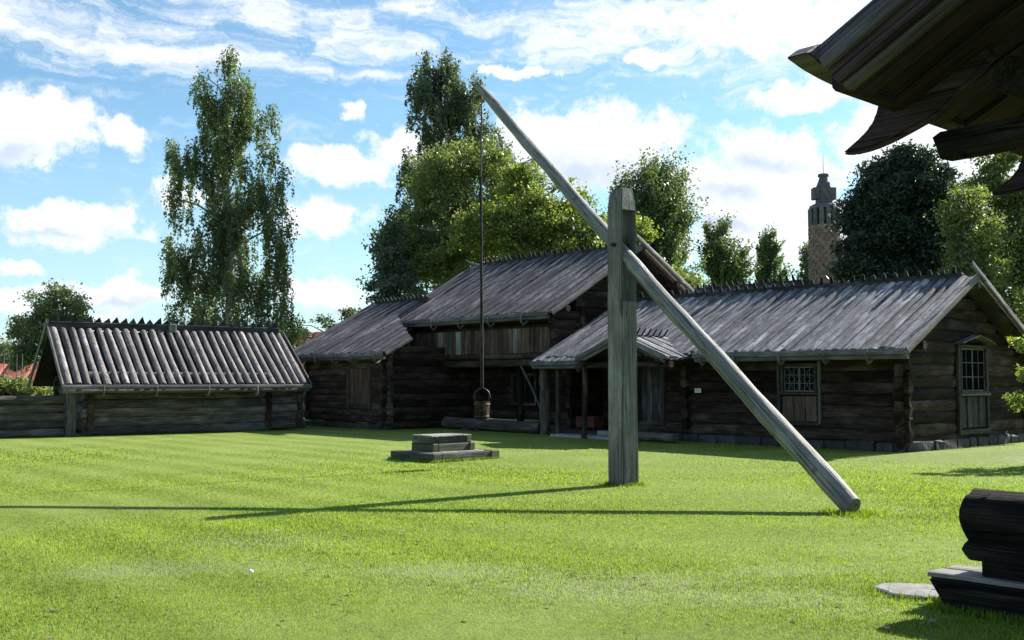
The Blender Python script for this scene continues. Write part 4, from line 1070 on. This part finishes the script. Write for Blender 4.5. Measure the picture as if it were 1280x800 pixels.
# ------------------------------------------------------------------ far houses with red roofs
def far_house(x, y, w_, d_, h, rh_, rotz, label):
    H = thing('red_roof_house', label, 'house', (x, y, 0), rotz, 'houses beyond the museum yard')
    box('wall', H, -w_ / 2, w_ / 2, -d_ / 2, d_ / 2, -.1, h, M['house'], .02)
    L = math.hypot(d_ / 2 + .5, rh_)
    for sg_ in (-1, 1):
        ns = 9
        for i in range(ns):
            wdt = (w_ + 1) / ns; p = Vector((-(w_ + 1) / 2 + (i + .5) * wdt, sg_ * (d_ / 2 + .5), h - .1)); q = Vector((p.x, 0, h - .1 + rh_))
            place('roof_panel', board_mesh(L, wdt * .99, .1, M['tile'], .04, seed=i), H, p, q, (0, sg_ * .3, 1))
    for i in range(4):
        xx = -w_ / 2 + (i + .5) * w_ / 4
        box('window', H, xx - .5, xx + .5, -d_ / 2 - .05, -d_ / 2 + .02, h * .4, h * .75, M['glass'], .01)
    v = []
    gm_ = pymesh('gable', [(-w_ / 2, -d_ / 2, h), (-w_ / 2, d_ / 2, h), (-w_ / 2, 0, h + rh_ - .2), (w_ / 2, -d_ / 2, h), (w_ / 2, d_ / 2, h), (w_ / 2, 0, h + rh_ - .2)], [(0, 2, 1), (3, 4, 5), (0, 3, 5, 2), (1, 2, 5, 4)], M['house'])
    link('gable', gm_, H)
    return H
far_house(-32.0, 61.0, 13, 6, .8, 1.75, R(8), 'low far house with orange-red roof behind the bushes at left edge')
far_house(-15.6, 78.0, 12, 8, 2.3, 2.9, R(-4), 'far house with dark red roof between the barn and shuttered house')

# ------------------------------------------------------------------ trees
def leaves(P, size, elong=1.6, droop=0.0, axis=None):
    n = len(P)
    a = rng.normal(size=(n, 3))
    if axis is not None: a = a * (1 - axis[1]) + np.array(axis[0]) * axis[1]
    if droop: a[:, 2] -= droop
    a /= np.linalg.norm(a, axis=1)[:, None]
    b = rng.normal(size=(n, 3)); b -= (b * a).sum(1)[:, None] * a; b /= np.linalg.norm(b, axis=1)[:, None]
    s = size * (0.45 + 1.0 * rng.random(n) ** 1.3)[:, None]
    V = np.zeros((n, 4, 3))
    V[:, 0] = P - a * s * elong * .5; V[:, 1] = P + b * s * .5; V[:, 2] = P + a * s * elong * .5; V[:, 3] = P - b * s * .5
    return V


def ell(n, c, r, shell=0.5):
    d = rng.normal(size=(n, 3)); d /= np.linalg.norm(d, axis=1)[:, None]
    rad = rng.random(n) ** (1 / 3); rad = rad * (1 - shell) + shell * (0.75 + 0.25 * rad)
    return np.array(c) + d * rad[:, None] * np.array(r)


def tree(name, label, px, base_y_px, Yd, blobs, n_cl, per, lsize, mat, style='clump', bark='bark', trunk_r=0.22, clr=0.45, group='trees behind the log buildings', cat='tree', trunk=True, limbs=1.0, seed=0, lean=0.0, strand=1.5, up=0.0, depth=0.9):
    global rng
    rng = np.random.default_rng(seed + 5); rs = random.Random(seed)
    base = at(px, 475, Yd); base.z = 0
    root_ = thing(name, label, cat, base, 0, group)
    B_ = []
    for (bx, by, rx, ry) in blobs:
        c = at(bx, by, Yd) - base; k = Yd / FPX
        dz = rs.uniform(-.5, .5) * rx * k * .7
        B_.append((np.array((c.x, c.y + dz, c.z)), np.array((rx * k, rx * k * depth, ry * k))))
    vol = np.array([b[1][0] * b[1][2] for b in B_]) ; cnts = np.maximum(4, (n_cl * vol / vol.sum())).astype(int)
    per = int(per * 1.55); lsize = lsize * .66
    LP = []; LV = []; tips = []
    for (c, r), m in zip(B_, cnts):
        kk = 6; ms = max(2, m // kk)
        S_ = ell(ms, c, r, .40)
        C_ = (S_[:, None, :] + rng.normal(size=(ms, kk, 3)) * np.array((.42, .42, .30)) * clr * 1.25).reshape(-1, 3); m = len(C_)
        if style == 'weep':
            L_ = np.repeat(.5 + .5 * rng.random(ms), kk) * strand * (0.45 + rng.random(m) * .8)
            k_ = rng.random((m, per)) ** 0.85
            drift = rng.normal(size=(m, 2)) * .16
            Pz = C_[:, 2][:, None] - k_ * L_[:, None] + .3 * strand * (1 - k_) ** 2 + rng.normal(size=(m, per)) * .05
            Pxy = C_[:, None, :2] + drift[:, None, :] * k_[:, :, None] + rng.normal(size=(m, per, 2)) * (clr * .34) * (1.1 - .75 * k_)[:, :, None]
            P = np.concatenate([Pxy, Pz[:, :, None]], 2).reshape(-1, 3)
        elif style == 'up':
            dr_ = (C_ - (c - np.array((0, 0, r[2] * 1.2)))); dr_ /= np.linalg.norm(dr_, axis=1)[:, None]
            dr_ += np.array((.25, 0, .2)); k_ = rng.normal(size=(m, per, 1)) * clr * 1.1
            P = (C_[:, None, :] + dr_[:, None, :] * k_ + rng.normal(size=(m, per, 3)) * clr * .2).reshape(-1, 3)
        else:
            rr = clr * (0.45 + .7 * rng.random(m))
            P = (C_[:, None, :] + rng.normal(size=(m, per, 3)) * rr[:, None, None] * np.array((.55, .55, .34))).reshape(-1, 3)
        tint = np.repeat(rng.random(m), per) * .55 + rng.random(len(P)) * .5 - .02
        LP.append(P); LV.append(tint); tips.append(C_)
    P = np.concatenate(LP); tv = np.concatenate(LV); ok = P[:, 2] > .15; P, tv = P[ok], tv[ok]
    V_ = leaves(P, lsize, 2.6 if style == 'pine' else (2.1 if style == 'weep' else 1.6), .9 if style == 'weep' else 0.0)
    link('crown', fast_mesh('crown', V_, 4, mat, tv), root_)
    # trunk and limbs as one mesh
    if trunk:
        topb = max(B_, key=lambda b: b[0][2]); tz = topb[0][2] + topb[1][2] * .5
        paths = []; N = 9
        tx = topb[0][0]
        tp = [Vector((tx * (i / N) ** 1.4 + .12 * math.sin(i * 1.7 + seed), topb[0][1] * (i / N) * .6, tz * i / N)) for i in range(N + 1)]
        paths.append((tp, [trunk_r * (1 - .93 * i / N) + .012 for i in range(N + 1)], 8))
        al = np.concatenate(tips); nl = int(34 * limbs)
        pick = rng.choice(len(al), min(nl, len(al)), replace=False)
        for q in pick:
            e = Vector(al[q]); zz = max(.12 * tz, min(e.z - rs.uniform(.5, 2.2), tz * .93)) if style != 'pine' else max(1, e.z - .4)
            k = zz / tz * N; i0 = int(min(k, N - 1)); s_ = tp[i0].lerp(tp[i0 + 1], k - i0)
            mid = s_.lerp(e, .5) + Vector((0, 0, .25 * (e - s_).length * .5))
            r0 = min(trunk_r * .4, .02 + .018 * (e - s_).length)
            paths.append(([s_, s_.lerp(mid, .6), mid, mid.lerp(e, .6) + Vector((0, 0, .1)), e], [r0, r0 * .8, r0 * .6, r0 * .4, .008], 5))
        v = []; f = []
        for (pp, rr, nn) in paths:
            m_ = tube_mesh(pp, rr, nn, None, caps=False); o0 = len(v)
            v += [x.co.copy() for x in m_.vertices]; f += [tuple(i + o0 for i in p.vertices) for p in m_.polygons]
            bpy.data.meshes.remove(m_)
        link('trunk', pymesh('trunk', v, f, M[bark], [True] * len(f)), root_)
    return root_


tree('birch_tree', 'tall weeping birch standing alone behind the low barn', 287, 0, 55,
     [(285, 150, 20, 46), (290, 260, 22, 66), (286, 88, 17, 24), (270, 120, 26, 30), (292, 130, 28, 38), (282, 175, 38, 42), (318, 165, 20, 22), (336, 152, 10, 12), (228, 196, 22, 24), (240, 235, 24, 40), (212, 184, 8, 8), (290, 235, 44, 48), (340, 225, 22, 40),
      (232, 300, 22, 34), (262, 310, 30, 50), (308, 310, 46, 60), (350, 300, 20, 40), (222, 330, 16, 50), (240, 380, 34, 50), (290, 385, 50, 48), (345, 370, 24, 50), (330, 410, 48, 30), (250, 410, 45, 25)],
     2050, 32, .125, M['leaf_birch'], 'weep', 'birch', .24, clr=.30, seed=1, strand=1.7)
tree('birch_tree', 'tall dark weeping birch rising behind the sweep pole tip', 562, 0, 60,
     [(560, 82, 24, 26), (540, 95, 24, 24), (550, 125, 36, 36), (580, 120, 26, 36), (535, 150, 22, 26), (575, 165, 40, 40), (518, 120, 8, 12), (520, 215, 20, 26), (515, 250, 16, 40), (605, 190, 22, 34), (550, 200, 30, 34), (628, 205, 14, 28), (500, 300, 22, 40), (560, 260, 60, 60)],
     1500, 34, .135, M['leaf_birch_dark'], 'weep', 'birch', .24, clr=.30, seed=2, strand=1.6)
tree('bushy_tree', 'broad mid-green leafy tree behind the loft house roof, left part', 565, 0, 50,
     [(570, 215, 42, 34), (610, 210, 30, 26), (545, 250, 46, 40), (600, 260, 55, 50), (520, 300, 36, 40), (560, 310, 60, 50), (500, 330, 22, 32), (535, 355, 40, 40), (610, 330, 70, 60)],
     1150, 42, .15, M['leaf_green'], 'clump', 'bark', .26, clr=.55, seed=3)
tree('bushy_tree', 'broad yellow-green leafy tree directly behind the loft house ridge', 680, 0, 46,
     [(650, 250, 46, 36), (690, 255, 40, 34), (640, 290, 50, 40), (700, 290, 44, 40), (735, 290, 24, 34), (600, 290, 30, 30), (670, 330, 80, 50), (730, 330, 24, 36)],
     820, 40, .145, M['leaf_yellow'], 'clump', 'bark', .24, clr=.5, seed=4)
tree('bare_topped_tree', 'thin twiggy tree with sparse leaves poking above the yellow-green tree', 655, 0, 53,
     [(655, 215, 26, 30), (625, 190, 18, 30), (685, 230, 20, 22), (650, 250, 40, 30)], 110, 16, .12, M['leaf_pale'], 'clump', 'bark', .2, clr=.4, limbs=3.0, seed=5)
tree('dark_shrub', 'dark blue-green low tree at the left foot of the bushy trees', 488, 0, 47,
     [(487, 300, 14, 22), (490, 335, 20, 24), (482, 362, 18, 18), (500, 370, 26, 24)], 260, 34, .14, M['leaf_birch_dark'], 'clump', 'bark', .14, clr=.4, seed=6)
tree('poplar_tree', 'windblown upright grey-green tree right of the slotted post', 822, 0, 60,
     [(818, 222, 20, 16), (812, 245, 30, 26), (835, 265, 26, 34), (800, 275, 30, 30), (828, 305, 30, 36), (775, 248, 14, 18), (785, 300, 26, 40), (845, 285, 16, 26), (830, 350, 36, 36), (852, 262, 10, 14)],
     1150, 38, .16, M['leaf_poplar'], 'up', 'bark', .22, clr=.48, seed=7)
tree('yellow_shrub', 'small yellow-green tree just right of the slotted post top', 790, 0, 48,
     [(793, 285, 16, 22), (785, 310, 22, 24), (862, 352, 14, 14), (830, 340, 20, 20)], 170, 34, .14, M['leaf_yellow'], 'clump', 'bark', .12, clr=.4, seed=8)
tree('birch_tree', 'small rounded grey-green birch, larger of the two left of the tower', 900, 0, 66,
     [(897, 298, 15, 16), (893, 320, 22, 22), (908, 335, 24, 24), (900, 360, 30, 26), (920, 352, 14, 18)], 560, 34, .16, M['leaf_poplar'], 'up', 'birch', .2, clr=.30, seed=9)
tree('birch_tree', 'small narrow birch, nearer the tower and smaller of the two', 960, 0, 72,
     [(958, 308, 8, 13), (960, 325, 13, 17), (962, 345, 19, 22), (960, 370, 22, 20)], 420, 32, .16, M['leaf_poplar'], 'up', 'birch', .18, clr=.28, seed=10)
tree('birch_tree', 'thin pale tree half hidden behind the stone tower', 1018, 0, 98,
     [(1012, 320, 8, 16), (1012, 345, 12, 22), (1022, 340, 16, 40), (1018, 375, 20, 26)], 220, 30, .22, M['leaf_pale'], 'weep', 'birch', .2, clr=.5, seed=11)
tree('pine_tree', 'large very dark pine behind the long house roof', 1130, 0, 44,
     [(1132, 203, 20, 12), (1150, 208, 14, 14), (1112, 222, 22, 16), (1140, 235, 40, 28), (1095, 245, 24, 20), (1165, 245, 20, 26), (1078, 280, 20, 28), (1120, 280, 56, 46), (1165, 300, 34, 50), (1085, 325, 36, 40), (1140, 350, 60, 50), (1060, 262, 6, 7), (1072, 244, 7, 8), (1086, 226, 6, 8), (1100, 212, 7, 9), (1118, 198, 6, 8), (1130, 192, 5, 7), (1142, 194, 5, 8), (1156, 198, 6, 8), (1172, 222, 6, 10), (1184, 250, 6, 10), (1190, 280, 6, 10)],
 2100, 40, .11, M['needle'], 'pine', 'bark', .35, clr=.42, seed=12, limbs=1.5)
tree('leafy_tree', 'tall light-green tree at the right edge under the storehouse eave', 1250, 0, 40,
     [(1245, 198, 26, 16), (1262, 220, 40, 30), (1225, 225, 22, 18), (1250, 265, 50, 40), (1290, 260, 50, 60), (1265, 320, 60, 50), (1240, 370, 50, 50), (1300, 370, 50, 60)],
     1000, 36, .13, M['leaf_green'], 'clump', 'bark', .25, clr=.42, seed=13)
tree('yellow_leafy_tree', 'yellow-green tree between the dark pine and the right-edge tree', 1208, 0, 37,
     [(1200, 262, 22, 18), (1190, 285, 16, 18), (1215, 292, 30, 26), (1225, 335, 34, 34), (1215, 380, 30, 40), (1265, 385, 30, 24)],
     360, 38, .12, M['leaf_green'], 'clump', 'bark', .16, clr=.4, seed=14)
tree('leafy_tree', 'dark rounded tree rising behind the left end of the low barn', 68, 0, 52,
     [(70, 368, 18, 14), (58, 385, 22, 18), (88, 388, 20, 20), (35, 408, 20, 13), (20, 420, 12, 8), (60, 412, 36, 24), (95, 412, 20, 22), (45, 440, 28, 22), (80, 445, 40, 30)],
     560, 34, .14, M['leaf_birch'], 'clump', 'bark', .22, clr=.40, seed=15)
tree('small_birch', 'small airy birch between the low barn and the shuttered house', 425, 0, 62,
     [(430, 388, 10, 8), (412, 402, 12, 7), (445, 400, 14, 10), (425, 420, 26, 14), (375, 425, 18, 16), (352, 420, 20, 20)], 170, 26, .15, M['leaf_birch_dark'], 'clump', 'bark', .12, clr=.4, seed=16)
tree('far_bush', 'pale green rounded bush at the far left edge', 8, 0, 66,
     [(5, 445, 16, 14), (18, 458, 16, 14), (-25, 455, 30, 16), (-5, 462, 20, 14)], 260, 30, .2, M['leaf_pale'], 'clump', 'bark', .12, clr=.6, seed=17, cat='bush', group='bushes behind the fence')
tree('garden_bush', 'bright green bush growing just behind the log fence', 15, 0, 36,
     [(5, 484, 20, 12), (28, 486, 18, 10), (-22, 484, 20, 14), (40, 490, 14, 10), (0, 500, 40, 22)], 330, 34, .11, M['leaf_green'], 'clump', 'bark', .05, clr=.3, seed=18, cat='bush', group='bushes behind the fence')
tree('edge_sapling', 'slim sapling whose bright leaf sprays enter at the right edge', 1300, 0, 19.8,
     [(1318, 430, 28, 14), (1314, 465, 24, 12), (1314, 492, 24, 10), (1345, 450, 40, 50), (1350, 520, 40, 30), (1278, 432, 5, 2), (1280, 470, 5, 2), (1277, 500, 4, 2)], 150, 20, .075, M['leaf_yellow'], 'clump', 'bark', .05, clr=.16, seed=19, group='trees behind the log buildings', limbs=1.5)
# thin garden poles at left edge
for k, px in enumerate((4, 20, 27)):
    p = at(px, 475, 40); o = link('bean_pole', tube_mesh([(0, 0, 0), (.02, 0, 1.1), (0, .02, 2.6)], [.022, .02, .014], 5, M['trim'])); o.location = (p.x, 40, 0)
    tag(o, ('thin garden pole at the far left frame edge behind the fence', 'left pole of the close pair behind the fence', 'right pole of the close pair behind the fence')[k], 'pole', 'thin garden poles')

# distant wood along the horizon
rng = np.random.default_rng(77)
n = 60000; xx = rng.uniform(-150, 170, n); top = 3.2 + 1.6 * np.sin(xx * .13) * np.sin(xx * .041 + 1) + 1.0 * np.sin(xx * .6)
P = np.stack([xx, 125 + rng.normal(size=n) * 3, rng.random(n) ** .7 * top], 1)
o = link('distant_wood', fast_mesh('wood', leaves(P, .6, 1.3), 4, M['leaf_pale'], rng.random(n))); o['kind'] = 'stuff'
print('TRIS', sum(sum(len(p.vertices) - 2 for p in o.data.polygons) if len(o.data.polygons) < 20000 else len(o.data.polygons) * 2 for o in S.objects if o.type == 'MESH'), 'OBJ', len(S.objects))
